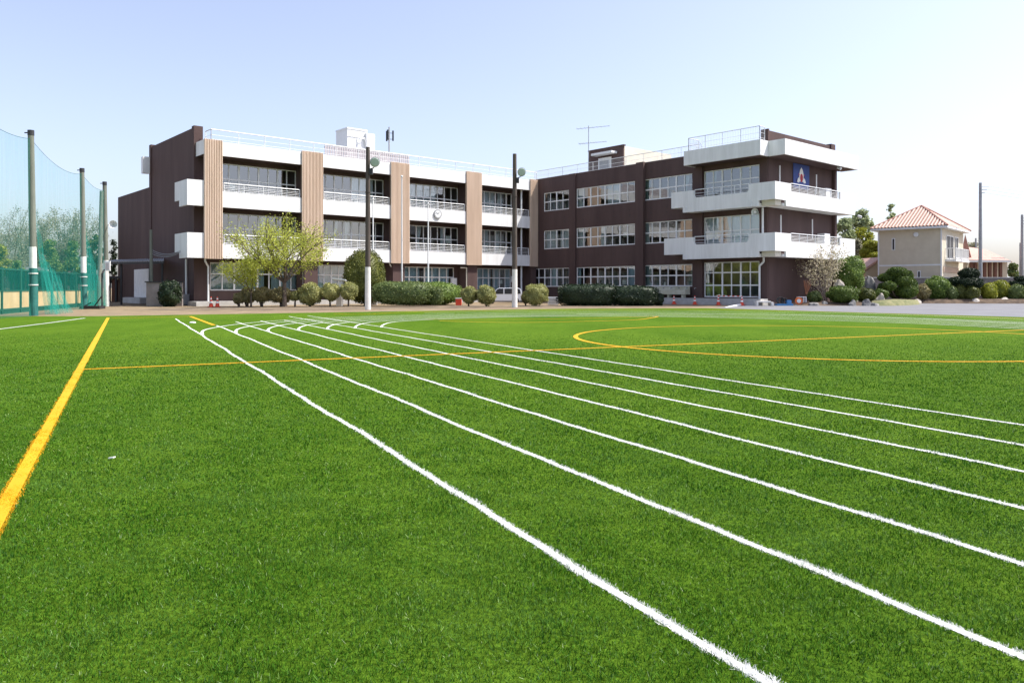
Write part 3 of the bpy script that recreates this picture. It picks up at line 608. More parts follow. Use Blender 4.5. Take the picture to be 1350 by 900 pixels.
# concrete steps and trough
mb = MB(); mb.box(12.0, 24.9, .33, 1.35, -.01, .50, FR); mb.box(12.0, 24.9, 1.352, 1.75, -.01, .2, FR); mb.build('entrance_step', M['concrete'], school)
mb = MB(); ta, tb = UR(858, .6), 17.85
mb.box(ta, tb, .34, 1.0, .78, .90, FR); mb.box(ta, tb, .93, 1.0, .9, 1.16, FR); mb.box(ta, tb, .34, .42, .9, 1.42, FR)
for u_ in (ta, tb-.08): mb.box(u_, u_+.08, .421, .929, .9, 1.2, FR)
for u_ in (ta+.3, (ta+tb)/2, tb-.5): mb.box(u_, u_+.2, .5, .85, .5, .779, FR)
M['basin'] = mat('stained_basin', (.42, .40, .27), .6, scale=1.3, col2=(.6, .6, .52))
tr = mb.build('wash_trough', M['basin'], school)
mb = MB()
for i in range(6): u_ = ta+.5+i*.8; mb.tube(FR(u_, .42, 1.33), FR(u_, .60, 1.33), .03, n=6); mb.tube(FR(u_, .58, 1.34), FR(u_, .6, 1.22), .025, n=6)
mb.build('tap', M['grey'], tr)
# penthouse
pv = -3.6; pu0, pu1 = UR(776, pv), UR(821.5, pv); pz = 14.95
pen_mb = MB(); pen_mb.box(pu0, pu1, pv-.2, pv, ZR-.2, pz, FR); pen_mb.box(pu0-.05, pu1+.12, pv-.25, pv+.06, pz, pz+.12, FR); ph = pen_mb.build('stair_penthouse', M['brown'], school)
mb = MB(); mb.box(pu0+.01, pu1-.01, pv-7.5, pv-.21, ZR-.2, pz-.02, FR); mb.build('side_wall', M['beige'], ph)
da, db = UR(789, pv+.02), UR(806, pv+.02)
mb = MB(); mb.box(da, db, pv+.004, pv+.05, ZR-.1, 14.1, FR); mb.build('door', M['metalw'], ph)
mb = MB(); mb.box(da+.15, db-.15, pv+.051, pv+.06, 13.0, 13.9, FR); mb.build('door_glass', M['grey'], ph)
mb = MB(); mb.box(UR(779, pv+.9), UR(806, pv+.9), pv+.06, pv+.9, 14.3, 14.5, FR); mb.build('canopy', M['metalw'], ph)
# ------------------------------------------------------------------ roof-top things
def RL(px, v, z): return FL(UL(px, v), v, z)
v_ = -7.5; ua, ub = UL(458, v_), UL(478, v_)
wt = thing('water_tank', 'white box-shaped water tank standing on the left wing roof', 'water tank', FL(ua, v_, 12.05))
mb = MB(); mb.box(ua, ua+2.1, v_-2.2, v_, 12.5, 16.2, FL); mb.box(ua-.04, ua+2.14, v_-2.24, v_+.04, 16.2, 16.35, FL); tk = mb.build('tank', M['metalw'], wt)
mb = MB()
for k in (1, 2, 3): mb.box(ua-.03, ua+2.13, v_+.002, v_+.05, 12.5+k, 12.58+k, FL)
mb.box(ua+1.0, ua+1.06, v_+.003, v_+.06, 12.5, 15.4, FL); mb.path([FL(ua+1.2, v_+.2, 12.1), FL(ua+1.2, v_+.2, 15.3), FL(ua+1.7, v_+.2, 15.5), FL(ua+1.9, v_+.2, 14.9), FL(ua+1.9, v_+.2, 12.1)], .05)
mb.build('pipework', M['frame'], wt)
mb = MB()
for x_ in (.2, 1.8):
    for y_ in (.2, 1.9): mb.box(ua+x_, ua+x_+.12, v_-y_-.1, v_-y_, 12.05, 12.5, FL)
mb.build('stand', M['grey'], wt)
ua = UL(480, v_)
c2_ = thing('machinery_cabinet', 'white boxy roof cabinet right of the water tank, partly behind the floodlight pole', 'cabinet', FL(ua, v_, 12.05))
mb = MB(); mb.box(ua+.1, ua+1.0, v_-1.6, v_+.3, 12.05, 16.0, FL); mb.build('cabinet', M['metalw'], c2_); mb = MB(); mb.box(ua+.3, ua+.8, v_+.301, v_+.34, 12.3, 14.2, FL); mb.build('door', M['frame'], c2_)
ua = UL(499, v_)
c3_ = thing('vent_housing', 'low white vent housing below the mobile phone antenna on the roof', 'vent housing', FL(ua, v_, 12.05))
mb = MB(); mb.box(ua, ua+1.3, v_-1.2, v_, 12.05, 14.35, FL); mb.build('housing', M['metalw'], c3_); mb = MB(); mb.box(ua-.08, ua+1.38, v_-1.28, v_+.08, 14.35, 14.45, FL); mb.build('cap', M['frame'], c3_)
a0 = RL(513, v_-.5, 14.0); an = thing('phone_antenna', 'dark cellular antenna mast with three upright panels on the left wing roof', 'antenna', (a0[0], a0[1], 12.05))
mb = MB(); mb.tube((a0[0], a0[1], 12.05), (a0[0], a0[1], 17.1), .09, .07); mb.build('mast', M['grey'], an)
for k in range(3):
    a = k*2*pi/3+.3; x, y = a0[0]+.38*cos(a), a0[1]+.38*sin(a)
    mb = MB(); mb.box(x-.07, x+.07, y-.07, y+.07, 15.75, 16.75, None); pp = mb.build('antenna_panel', M['dark'], an)
    for zz in (15.9, 16.5): mb = MB(); mb.tube((a0[0], a0[1], zz), (x, y, zz), .025); mb.build('bracket', M['dark'], pp)
lv = thing('louvre_screen', 'pinkish grey louvred screen around machines on the roof edge', 'screen', RL(422, -1.6, 12.05))
for (pa, pb, va, zt_) in ((428, 540, -1.5, 13.25),):
    u0_, u1_ = UL(pa, va), UL(pb, va); mb = MB(); n = int((u1_-u0_)/.22)
    for i in range(n): mb.box(u0_+i*.22, u0_+i*.22+.16, va, va+.05, 12.15, zt_, FL)
    mb.build('slats', M['pinksheet'], lv)
    mb = MB(); mb.box(u0_, u1_, va-.08, va-.01, 12.3, 12.4, FL); mb.box(u0_, u1_, va-.08, va-.01, 12.95, 13.05, FL); mb.build('frame', M['grey'], lv)
t0 = FR(UR(776, -2.6), -2.6, 0); ta_ = thing('television_antenna', 'thin television aerial with two yagi booms beside the stair penthouse', 'antenna', (t0[0], t0[1], ZR))
mb = MB(); mb.tube((t0[0], t0[1], ZR-.2), (t0[0], t0[1], 17.3), .035); mb.build('mast', M['grey'], ta_)
for zz, L_, n in ((17.1, 1.9, 9), (15.6, 1.6, 12)):
    mb = MB(); d = Vector((.95, -.3, .03)).normalized(); q = Vector((.3, .95, 0)).normalized(); c = Vector((t0[0]+.2, t0[1], zz)); mb.tube(c-d*L_*.75, c+d*L_, .022)
    for i in range(n): p = c-d*L_*.7+d*(L_*1.65*i/(n-1)); h_ = .55-.3*i/n; mb.tube(p-q*h_, p+q*h_, .012, n=4)
    mb.build('yagi', M['grey'], ta_)
# ------------------------------------------------------------------ left annex surroundings
cn = thing('lean_to_canopy', 'dark corrugated lean-to canopy on posts against the brown annex', 'canopy', RL(178, -17, 0)[:2]+(0,))
fl = lambda px, Y, z: (X(px, Y), Y, z)
mb = MB(); A0, A1, B0, B1 = fl(139, 60, 0), fl(216, 58, 0), fl(150, 66, 0), fl(216, 62.5, 0)
n = 46
for i in range(n):
    s0_, s1_ = i/n, (i+1)/n; zz = 3.35+(.04 if i % 2 else 0)
    p = lambda a, b, s: (a[0]+(b[0]-a[0])*s, a[1]+(b[1]-a[1])*s)
    a, b, c, d = p(A0, A1, s0_), p(A0, A1, s1_), p(B0, B1, s1_), p(B0, B1, s0_)
    mb.add([(*a, zz), (*b, zz), (*c, zz+.35), (*d, zz+.35), (*a, zz-.04), (*b, zz-.04), (*c, zz+.31), (*d, zz+.31)], [(0, 1, 2, 3), (7, 6, 5, 4), (0, 4, 5, 1), (2, 6, 7, 3), (1, 5, 6, 2), (0, 3, 7, 4)])
mb.build('corrugated_roof', M['grey'], cn)
for (px_, Y) in ((139.5, 60.2), (160, 60), (198, 58.6), (214, 58.4)):
    mb = MB(); mb.box(X(px_, Y)-.06, X(px_, Y)+.06, Y-.06, Y+.06, 0, 3.34); mb.build('post', M['dark'], cn)
mb = MB(); mb.box(0, 1, 0, .1, 0, .01, lambda a, b, c: (A0[0]+(A1[0]-A0[0])*a, A0[1]+(A1[1]-A0[1])*a+b, 3.16+c*14)); mb.build('beam', M['dark'], cn)
wd = MB(); u_ = -.11
def vl(px, u=-.1): # depth on left end plane
    k = (px-675)/FPX; p = FL(u, 0, 0); return (k*p[1]-p[0])/(c49+k*s49)
wd.box(-.18, -.105, vl(178), vl(197), .5, 2.95, FL); dd = wd.build('annex_door', M['metalw'], school)
mb = MB()
for i in range(5): v0 = vl(178)+(vl(197)-vl(178))*(i+.5)/5.; mb.box(-.20, -.182, v0-.02, v0+.02, .55, 2.9, FL)
mb.build('door_rib', M['frame'], dd)
mb = MB(); mb.box(-1.0, -.19, vl(176), vl(199), 0, .48, FL); mb.build('door_step', M['concrete'], school)
bw_ = thing('block_wall', 'short grey block wall with dark coping in front of the brown annex', 'wall', fl(197, 56.5, 0))
x0, x1 = X(197, 56.5), X(236, 55.5)
mb = MB(); mb.box(x0, x1, 56, 56.2, 0, 1.72); mb.build('blocks', M['block'], bw_); mb = MB(); mb.box(x0-.08, x1+.05, 55.92, 56.28, 1.72, 1.80); mb.build('coping', M['dark'], bw_)
sp_ = thing('service_pole', 'slim grey concrete service pole rising in front of the brown annex', 'pole', fl(200, 58, 0))
mb = MB(); mb.tube(fl(200, 58, 0), fl(199, 58, 5.7), .14, .10, 10); mb.build('pole', M['pole'], sp_)
mb = MB()
for k in range(3):
    a = Vector(fl(200, 58, 3.9+.15*k)); b = Vector(fl(238, 55.6, 3.9+.06*k)); 
    pts = [a.lerp(b, s)+Vector((0, 0, -.3*4*s*(1-s))) for s in np.linspace(0, 1, 10)]; mb.path(pts, .018, 4)
mb.build('cable', M['grey'], sp_)
# reddish shed behind
sh = thing('bicycle_shed', 'small dark shed with reddish brown panels left of the annex', 'shed', fl(150, 72, 0))
mb = MB(); mb.box(X(143, 72), X(161, 72), 72, 75, 2.2, 2.4); mb.build('roof', M['dark'], sh)
mb = MB(); mb.box(X(145, 72), X(153, 72), 72.3, 72.4, 0, 2.1); mb.build('panel', M['wood'], sh)
for p_ in (144, 152.5, 160): mb = MB(); mb.box(X(p_, 72)-.08, X(p_, 72)+.08, 72, 72.16, 0, 2.19); mb.build('post', M['dark'], sh)
mb = MB(); mb.box(X(153.5, 74), X(161, 74), 74, 74.1, 0, 2.1); mb.build('back_panel', M['stucco'], sh)
# ------------------------------------------------------------------ vegetation
def rot_rand(n):
    q = RNG.normal(size=(n, 4)); q /= np.linalg.norm(q, axis=1)[:, None]; w, x, y, z = q.T
    return np.stack([np.stack([1-2*(y*y+z*z), 2*(x*y-z*w)], 1), np.stack([2*(x*y+z*w), 1-2*(x*x+z*z)], 1), np.stack([2*(x*z-y*w), 2*(y*z+x*w)], 1)], 1)  # (n,3,2)
def leafcloud(P, size):
    P = np.asarray(P); n = len(P); R_ = rot_rand(n); s = size*RNG.uniform(.6, 1.3, n)
    c = np.array([(-.5, 0), (0, -.32), (.5, 0), (0, .32)]); V = P[:, None, :]+np.einsum('nij,kj->nki', R_, c)*s[:, None, None]
    return V.reshape(-1, 3), quads(n)
def hull(P3, rad, seed=0, squash=2.3):  # unit dir -> superellipsoid-ish radius factor
    return P3
def bush_geo(c, rx, ry, zb, zt, n, leaf, box=2.2, lump=.07, holes=.0):
    cz = (zb+zt)/2; rz = (zt-zb)/2
    d = RNG.normal(size=(n, 3)); d /= np.linalg.norm(d, axis=1)[:, None]
    k = (np.abs(d)**box).sum(1)**(-1/box)
    ph = RNG.uniform(0, 6, 6); fr_ = RNG.uniform(3, 6, 6)
    l = 1+lump*(np.sin(fr_[0]*d[:, 0]+ph[0]+fr_[1]*d[:, 2])+np.sin(fr_[2]*d[:, 1]+ph[2]+fr_[3]*d[:, 2])+.7*np.sin(9*d[:, 0]+7*d[:, 2]+ph[4]))/1.5
    r = RNG.uniform(.88, 1.03, n)+np.abs(RNG.normal(0, .025, n))+.05*np.sin(d[:, 0]*17+ph[1])*np.sin(d[:, 2]*19+ph[3])*np.sin(d[:, 1]*13+ph[5])
    P = np.c_[c[0]+rx*d[:, 0]*k*l*r, c[1]+ry*d[:, 1]*k*l*r, cz+rz*d[:, 2]*k*l*r]
    P[:, 2] = np.maximum(P[:, 2], .02)
    return leafcloud(P, leaf), (ph, fr_, box, lump)
def core_geo(c, rx, ry, zb, zt, prm, s=.93, nu=20, nv=12):
    ph, fr_, box, lump = prm; V = []; cz = (zb+zt)/2; rz = (zt-zb)/2
    for j in range(nv+1):
        th = pi*j/nv
        for i in range(nu):
            a = 2*pi*i/nu; d = np.array((sin(th)*cos(a), sin(th)*sin(a), cos(th))); k = (np.abs(d)**box).sum()**(-1/box)
            l = 1+lump*(sin(fr_[0]*d[0]+ph[0]+fr_[1]*d[2])+sin(fr_[2]*d[1]+ph[2]+fr_[3]*d[2])+.7*sin(9*d[0]+7*d[2]+ph[4]))/1.5
            p = d*k*l*s; V.append((c[0]+rx*p[0], c[1]+ry*p[1], max(.01, cz+rz*p[2])))
    Q = [(j*nu+i, j*nu+(i+1) % nu, (j+1)*nu+(i+1) % nu, (j+1)*nu+i) for j in range(nv) for i in range(nu)]
    return np.array(V), np.array(Q)
def bush(name, label, cat, px0, px1, y0, y1, Y, m, leaf=.10, stem=None, group=None, box=2.2, depth=None, dens=1.0, lump=.10, parts=None):
    x0, x1 = X(px0, Y), X(px1, Y); rx = (x1-x0)/2; zt = Zh(y0, Y); zb = max(0, Zh(y1, Y)); ry = depth or rx; cx = (x0+x1)/2
    t = thing(name, label, cat, (cx, Y, 0), group)
    specs = parts or [(0, 0, 0, 1)]
    area = 4*pi*((rx*ry+rx*(zt-zb)/2+ry*(zt-zb)/2)/3)
    n = int(min(9000, area*dens*1.5/(leaf*leaf*.32)))
    (V, Q), prm = bush_geo((cx, Y), rx, ry, zb, zt, n, leaf, box, lump); CV, CQ = core_geo((cx, Y), rx, ry, zb, zt, prm)
    npmesh('foliage', np.concatenate([V, CV]), np.concatenate([Q, CQ+len(V)]), m, t)
    if stem or zb > .15:
        mb = MB(); k = stem or 1
        for i in range(k):
            a = random.uniform(-.5, .5) if k > 1 else random.uniform(-.12, .12)
            mb.tube((cx+a*rx*.3, Y, 0), (cx+a*rx, Y+random.uniform(-.1, .1), zb+(zt-zb)*.35), .07, .05, 6)
        mb.build('stem', M['bark'], t)
    return t
def grow(mb, tips, p, d, L_, r, lvl, spread, up):
    k = 3; q = p
    for i in range(k):
        d = (d+Vector((random.gauss(0, .13), random.gauss(0, .13), random.gauss(.02, .1)))).normalized(); n = q+d*L_/k
        mb.tube(q, n, r*(1-.3*i/k), r*(1-.3*(i+1)/k), 6 if lvl > 2 else 4, cap=False); tips.append((q, n, lvl)); q = n
        if lvl > 0 and i < k-1 and random.random() < .75:
            nd = (d*.7+Vector((random.gauss(0, 1), random.gauss(0, 1), random.gauss(0, .5)))*spread+Vector((0, 0, up))).normalized()
            grow(mb, tips, q, nd, L_*random.uniform(.5, .75), r*.42, lvl-1, spread, up)
    if lvl > 0:
        for _ in range(2):
            nd = (d+Vector((random.gauss(0, 1), random.gauss(0, 1), random.gauss(0, .5)))*spread*.8+Vector((0, 0, up))).normalized()
            grow(mb, tips, q, nd, L_*random.uniform(.65, .85), r*.6, lvl-1, spread, up)
def tree(name, label, px, Y, zt, wid, trunk_h, m, barkm, leaf=.12, nleaf=2500, lvl=4, r=.16, spread=.6, group=None, stems=1, up=.12, base=0, cat='tree', arms=5, zlow=None, fuzz=1.6):
    x = X(px, Y); t = thing(name, label, cat, (x, Y, base), group); mb = MB(); tips = []
    H_ = zt-base-trunk_h
    for s in range(stems):
        d = Vector((random.uniform(-.3, .3)*(stems > 1)*1.2, random.uniform(-.3, .3)*(stems > 1), 1)).normalized()
        p0 = Vector((x+(s-(stems-1)/2)*.12, Y, base)); p1 = p0+d*trunk_h; mb.tube(p0, p0.lerp(p1, .2), r*1.5, r*1.1, 9, cap=False); mb.tube(p0.lerp(p1, .2), p1, r*1.1, r*.9, 9, cap=False)
        for k in range(arms):
            a = 2*pi*k/arms+random.uniform(-.4, .4); e = random.uniform(.5, 2.2) if k else 3
            nd = Vector((cos(a), sin(a), e)).normalized(); grow(mb, tips, p1-d*random.uniform(0, .15)*trunk_h, nd, H_*.42, r*.55, lvl-2, spread, up)
    P1 = np.array([q for _, q, _ in tips]); zm = P1[:, 2].max(); z0 = base+trunk_h
    sx = (wid/2)/np.percentile(np.abs(P1[:, 0]-x), 97); sy = (wid/2)/np.percentile(np.abs(P1[:, 1]-Y), 97); sz = (zt-z0)/(zm-z0)
    def f(v):
        v = Vector(v); k = min(1, max(0, (v.z-base)/trunk_h)); return Vector((x+(v.x-x)*(1+(sx-1)*k), Y+(v.y-Y)*(1+(sy-1)*k), v.z if v.z < z0 else z0+(v.z-z0)*sz))
    mb.v = [tuple(f(v)) for v in mb.v]; mb.build('trunk', barkm, t, recalc=False)
    T = [(f(a), f(b)) for a, b, l in tips if l <= 1]; P = []
    sg = leaf*fuzz
    for i in range(nleaf):
        a, b = T[random.randrange(len(T))]; q = a.lerp(b, random.random()); P.append((q.x+random.gauss(0, sg), q.y+random.gauss(0, sg), q.z+random.gauss(0, sg)))
    P = np.array(P); P = P[P[:, 2] > (zlow or base+.3)]; V, Q = leafcloud(P, leaf); npmesh('crown', V, Q, m, t); return t
def clumptree(name, label, px0, px1, y0, y1, Y, m, barkm, leaf=.3, n=3000, lobes=9, group=None, cat='tree'):
    x0, x1 = X(px0, Y), X(px1, Y); cx = (x0+x1)/2; zt, zb = Zh(y0, Y), max(.3, Zh(y1, Y)); t = thing(name, label, cat, (cx, Y, 0), group)
    P = []; mb = MB(); mb.tube((cx, Y, 0), (cx, Y, zb+(zt-zb)*.5), .22, .1, 7)
    lobes = int(lobes*2.2); n = int(n*2.4)
    for k in range(lobes):
        a = random.uniform(0, 2*pi); f = random.random(); zz = zb+(zt-zb)*f; hz_ = max(.12, (1-f**2.2))**.6*(.75+.25*min(1, f*4))
        rr = math.sqrt(random.random())*.80*(x1-x0)/2*hz_; s = max((x1-x0)*random.uniform(.09, .19), (zt-zb)/lobes*1.5); zz = min(zz, zt-s*.7); c = np.array((cx+cos(a)*rr, Y+sin(a)*rr, zz))
        d = RNG.normal(size=(n//lobes, 3)); d /= np.linalg.norm(d, axis=1)[:, None]; r_ = RNG.uniform(.2, 1.25, (n//lobes, 1))
        q = c+d*r_*np.array((s, s, s*.8)); P.append(q); mb.tube((cx, Y, max(.2, zz-s*1.5)), tuple(c), .06, .03, 5)
    P = np.concatenate(P); P[:, 2] = np.clip(P[:, 2], .05, zt); V, Q = leafcloud(P, leaf); npmesh('crown', V, Q, m, t); mb.build('trunk', barkm, t); return t
def topiary(name, label, cat, Y, pads, m, px, leaf=.10, group=None):
    t = thing(name, label, cat, (X(px, Y), Y, 0), group); Vs = []; Qs = []; k = 0; mb = MB(); mb.tube((X(px, Y), Y, 0), (X(px, Y)+.1, Y, 1.1), .12, .09, 7)
    for (a, b, y0, y1, dy) in pads:
        yy = Y+dy; x0, x1 = X(a, yy), X(b, yy); zt, zb = Zh(y0, yy), max(.05, Zh(y1, yy)); rx = (x1-x0)/2; c = ((x0+x1)/2, yy); ry = rx*.85
        n = int(4*pi*rx*(rx+zt-zb)/2/(leaf*leaf*.32)*1.5); (V, Q), prm = bush_geo(c, rx, ry, zb, zt, n, leaf, 2.1, .04); CV, CQ = core_geo(c, rx, ry, zb, zt, prm)
        for A, B in ((V, Q), (CV, CQ)): Vs.append(A); Qs.append(B+k); k += len(A)
        mb.tube((X(px, Y), Y, .5), (c[0], c[1], (zt+zb)/2-.1), .07, .04, 6)
    npmesh('foliage', np.concatenate(Vs), np.concatenate(Qs), m, t); mb.build('trunk', M['bark'], t); return t
def rock(label, px0, px1, y0, Y, m, seed, group='rocks set along the garden edge'):
    r = random.Random(seed); x0, x1 = X(px0, Y), X(px1, Y); zt = Zh(y0, Y); cx = (x0+x1)/2; rx = (x1-x0)/2; bm = bmesh.new(); bmesh.ops.create_icosphere(bm, subdivisions=3, radius=1)
    pl = [(Vector((r.gauss(0, 1), r.gauss(0, 1), r.gauss(.3, 1))).normalized(), r.uniform(.62, .9)) for _ in range(12)]
    for v in bm.verts:
        for n, d in pl:
            e = v.co.dot(n)-d
            if e > 0: v.co -= n*e
        v.co *= 1+.03*r.gauss(0, 1)
        v.co = Vector((v.co.x*rx*1.15, v.co.y*rx*.9, v.co.z*zt*1.05))
        v.co.z = max(-.05, v.co.z)
    me = bpy.data.meshes.new('rock'); bm.to_mesh(me); bm.free(); me.materials.append(m); o = bpy.data.objects.new('rock', me); COL.objects.link(o); o.location = (cx, Y, 0)
    return tag(o, label, 'rock', group)
G = 'clipped shrubs in front of the school'
YR = 54.5
bush('shrub', 'low bronze green shrub at the far left end of the clipped row', 'shrub', 308, 322, 386, 400, YR, M['l_brownish'], .11, 2, G)
bush('shrub', 'bronze green shrub under the small leafy tree, second from the left', 'shrub', 316, 337, 380, 399, YR+.4, M['l_brownish'], .11, 3, G)
bush('shrub', 'ragged bronze shrub between the two spring-green trees', 'shrub', 335, 357, 379, 398, YR+.2, M['l_brownish'], .11, 3, G, lump=.1)
bush('shrub', 'loose bronze green shrub just below the big spring-green tree trunk', 'shrub', 356, 383, 379, 399, YR, M['l_brownish'], .11, 3, G, lump=.1)
bush('shrub', 'tiny ball shrub on a thin stem right of the big tree', 'shrub', 382.5, 395, 384, 396, YR, M['l_ball'], .09, 1, G)
bush('shrub', 'large pale green ball shrub with slanting stem right of the big tree', 'shrub', 395, 425, 373, 401, YR, M['l_ball'], .09, 2, G)
bush('shrub', 'ball shrub on a bent stem just left of the white stone pedestal', 'shrub', 424, 447, 373.5, 396, YR, M['l_ball'], .09, 1, G)
bush('shrub', 'ball shrub on a bent stem beside the tall dome bush', 'shrub', 447.5, 471, 373, 395, YR, M['l_ball'], .09, 1, G)
bush('dome_bush', 'tall dome shaped olive bush rising behind the floodlight pole', 'bush', 455, 506, 332, 399, 57.5, M['l_olive'], .12, None, None, box=2.6, lump=.05)
bush('hedge', 'long low clipped hedge right of the first floodlight pole', 'hedge', 493, 569, 371.5, 401, 55.5, M['l_hedge'], .10, None, None, box=3.6, depth=1.2, lump=.04, dens=.8)
bush('hedge', 'short square hedge at the right end of the long low hedge', 'hedge', 567, 584, 378.5, 401, 55.5, M['l_hedge'], .10, None, None, box=3.4, lump=.04)
bush('mound_hedge', 'wide sloping green mound hedge behind the low hedge', 'hedge', 530, 610, 372, 406, 60, M['l_green'], .12, None, None, box=2.2, depth=1.8, lump=.05, dens=.8)
bush('shrub', 'ball shrub right of the mound hedge, left of its larger twin', 'shrub', 607.5, 629, 378, 400, YR+.8, M['l_ball'], .09, 1, G)
bush('shrub', 'round ball shrub hiding the front end of the white car', 'shrub', 628.5, 653.5, 376, 401, YR+.6, M['l_ball'], .09, 1, G)
bush('shrub', 'small brownish ball shrub at the rear end of the white car', 'shrub', 687, 699, 386, 400, 57.6, M['l_brownish'], .09, 1, G)
bush('shrub', 'broad yellowish ball shrub right of the second floodlight pole', 'shrub', 691, 722, 375, 401.5, 56.6, M['l_ball'], .09, 1, G, box=2.4)
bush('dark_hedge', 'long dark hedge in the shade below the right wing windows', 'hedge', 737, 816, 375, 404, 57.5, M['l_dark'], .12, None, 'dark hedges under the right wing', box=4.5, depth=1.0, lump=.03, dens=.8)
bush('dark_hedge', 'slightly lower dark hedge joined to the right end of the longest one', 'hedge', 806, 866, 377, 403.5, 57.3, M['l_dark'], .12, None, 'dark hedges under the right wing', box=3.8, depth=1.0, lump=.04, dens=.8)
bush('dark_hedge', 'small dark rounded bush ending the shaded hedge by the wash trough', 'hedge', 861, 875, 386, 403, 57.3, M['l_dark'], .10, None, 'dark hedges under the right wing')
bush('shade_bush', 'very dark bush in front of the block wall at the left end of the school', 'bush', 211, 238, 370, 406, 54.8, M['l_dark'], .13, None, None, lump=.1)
tree('leafy_tree', 'big spring-green tree with forked dark trunk in front of the left wing', 375, 54, Zh(279, 54), 5.7, 1.75, M['l_spring'], M['bark'], .12, 10500, 5, .14, .55, arms=9, fuzz=1.8)
tree('leafy_tree', 'smaller thin spring-green tree left of the big forked one', 331, 53.6, Zh(322, 53.6), 3.3, 1.1, M['l_spring'], M['bark'], .12, 4200, 4, .06, .55, arms=6)
# garden right of the school
def mound(name, pts, z, m):
    n = len(pts); cx = sum(p[0] for p in pts)/n; cy = sum(p[1] for p in pts)/n; V = [(x, y, -.02) for x, y in pts]+[(cx+(x-cx)*.88, cy+(y-cy)*.8, z) for x, y in pts]+[(cx, cy, z*1.25)]
    mb = MB().add(V, [(i, (i+1) % n, n+(i+1) % n, n+i) for i in range(n)]+[(n+i, n+(i+1) % n, 2*n) for i in range(n)]); o = mb.build(name, m, smooth=True); o['kind'] = 'structure'; return o
mound('garden_bed', [fl(1050, 57.6, 0)[:2], fl(1100, 57.2, 0)[:2], fl(1150, 57.2, 0)[:2], fl(1196, 60, 0)[:2], fl(1212, 63, 0)[:2], fl(1190, 70, 0)[:2], fl(1120, 71, 0)[:2], fl(1080, 66, 0)[:2], fl(1052, 60, 0)[:2]], .22, M['bed'])
mound('grass_bank', [fl(1148, 57.0, 0)[:2], fl(1172, 56.9, 0)[:2], fl(1198, 58.5, 0)[:2], fl(1213, 61.5, 0)[:2], fl(1205, 64, 0)[:2], fl(1165, 64, 0)[:2], fl(1150, 61, 0)[:2]], .36, M['drygrass'])
mound('planting_bed', [fl(1205, 66, 0)[:2], fl(1240, 65.4, 0)[:2], fl(1300, 65.0, 0)[:2], fl(1400, 64.6, 0)[:2], fl(1500, 64.6, 0)[:2], fl(1490, 70, 0)[:2], fl(1300, 70.5, 0)[:2], fl(1205, 70.5, 0)[:2]], .35, M['bed'])
tree('magnolia_tree', 'pale budding tree with several stems at the corner of the right wing', 1088, 59.5, Zh(317, 59.5), 3.3, .9, M['l_pale'], M['barkpale'], .14, 2000, 4, .045, .5, stems=3, up=.25, arms=4)
bush('garden_bush', 'tall fresh green bush behind the pale budding tree', 'bush', 1104, 1137, 338, 385, 62, M['l_green'], .13, None, 'bushes in the corner garden', lump=.12)
bush('garden_bush', 'wide yellow-green dome bush at the foot of the pale budding tree', 'bush', 1092, 1131, 376.5, 399, 58.6, M['l_topiary'], .09, None, 'bushes in the corner garden', box=2.1)
bush('garden_bush', 'rounded bush between the wide dome bush and the cloud-pruned pine', 'bush', 1130, 1153, 380, 398, 59, M['l_olive'], .09, None, 'bushes in the corner garden')
bush('garden_bush', 'small dark bush beside the rusty broom at the wall', 'bush', 1065, 1082, 384, 400, 59.2, M['l_hedge'], .10, None, 'bushes in the corner garden', lump=.12)
bush('garden_bush', 'low bush in front of the dark upright rock', 'bush', 1152, 1170, 381, 395, 61, M['l_topiary'], .09, None, 'bushes in the corner garden')
topiary('cloud_pine', 'big cloud-pruned pine of stacked dark green pads in front of the house', 'pine', 62.5, [(1170, 1196, 352, 366, 0), (1158, 1182, 360, 372, .3), (1180, 1202, 364, 377, -.4), (1164, 1181, 371, 383, -.8), (1182, 1208, 375, 393, -.3), (1157, 1175, 373, 388, .2), (1192, 1204, 357, 374, .9), (1172, 1190, 378, 394, .4), (1198, 1210, 368, 390, .6)], M['l_topiary'], 1182)
topiary('cloud_pine', 'dark layered topiary with a round top beside the utility pole', 'pine', 67, [(1265, 1290, 353.5, 369, 0), (1250, 1274, 365, 378, 0), (1262, 1295, 366, 380, -.4), (1280, 1296, 376, 388, .2)], M['l_dark'], 1276)
topiary('cloud_pine', 'small dark pine with flat pads at the right edge of the photo', 'pine', 67, [(1338, 1356, 364, 371, 0), (1330, 1346, 370, 376, 0), (1340, 1362, 371, 379, -.5)], M['l_dark'], 1347)
GB = 'bushes in the bed below the block wall'
for (a, b, c, d, Y, m_, lb) in ((1208, 1225, 375, 395, 66.5, 'l_brownish', 'brown-green bush right beside the big cloud-pruned pine'), (1221, 1250, 365, 396, 67, 'l_green', 'tall light green bush in front of the house corner'),
      (1248, 1262, 378, 396, 66.2, 'l_hedge', 'low dark green bush left of the layered topiary'), (1258, 1274, 376, 396, 66.4, 'l_olive', 'olive bush just below the layered topiary'), (1271, 1290, 377, 396, 66, 'l_olive', 'round olive bush with a yellow top beneath the utility pole'),
      (1294, 1313, 373, 396, 66.6, 'l_yellow', 'yellow-green ball bush right of the utility pole'), (1308, 1332, 370, 395, 67.2, 'l_yellow', 'taller bright yellow-green bush behind its neighbour'), (1330, 1350, 375, 396, 66.3, 'l_hedge', 'green bush below the small flat pine'), (1348, 1375, 372, 396, 66.3, 'l_olive', 'olive bush cut by the right edge of the photo')):
    bush('bed_bush', lb, 'bush', a, b, c, d, Y, M[m_], .11, None, GB, lump=.08)
rock('big smooth pale rock behind the wide dome bush', 1096, 1117, 368, 60.6, M['rockpale'], 1); rock('dark upright rock left of the cloud-pruned pine', 1137, 1156, 365, 63.6, M['rock'], 2)
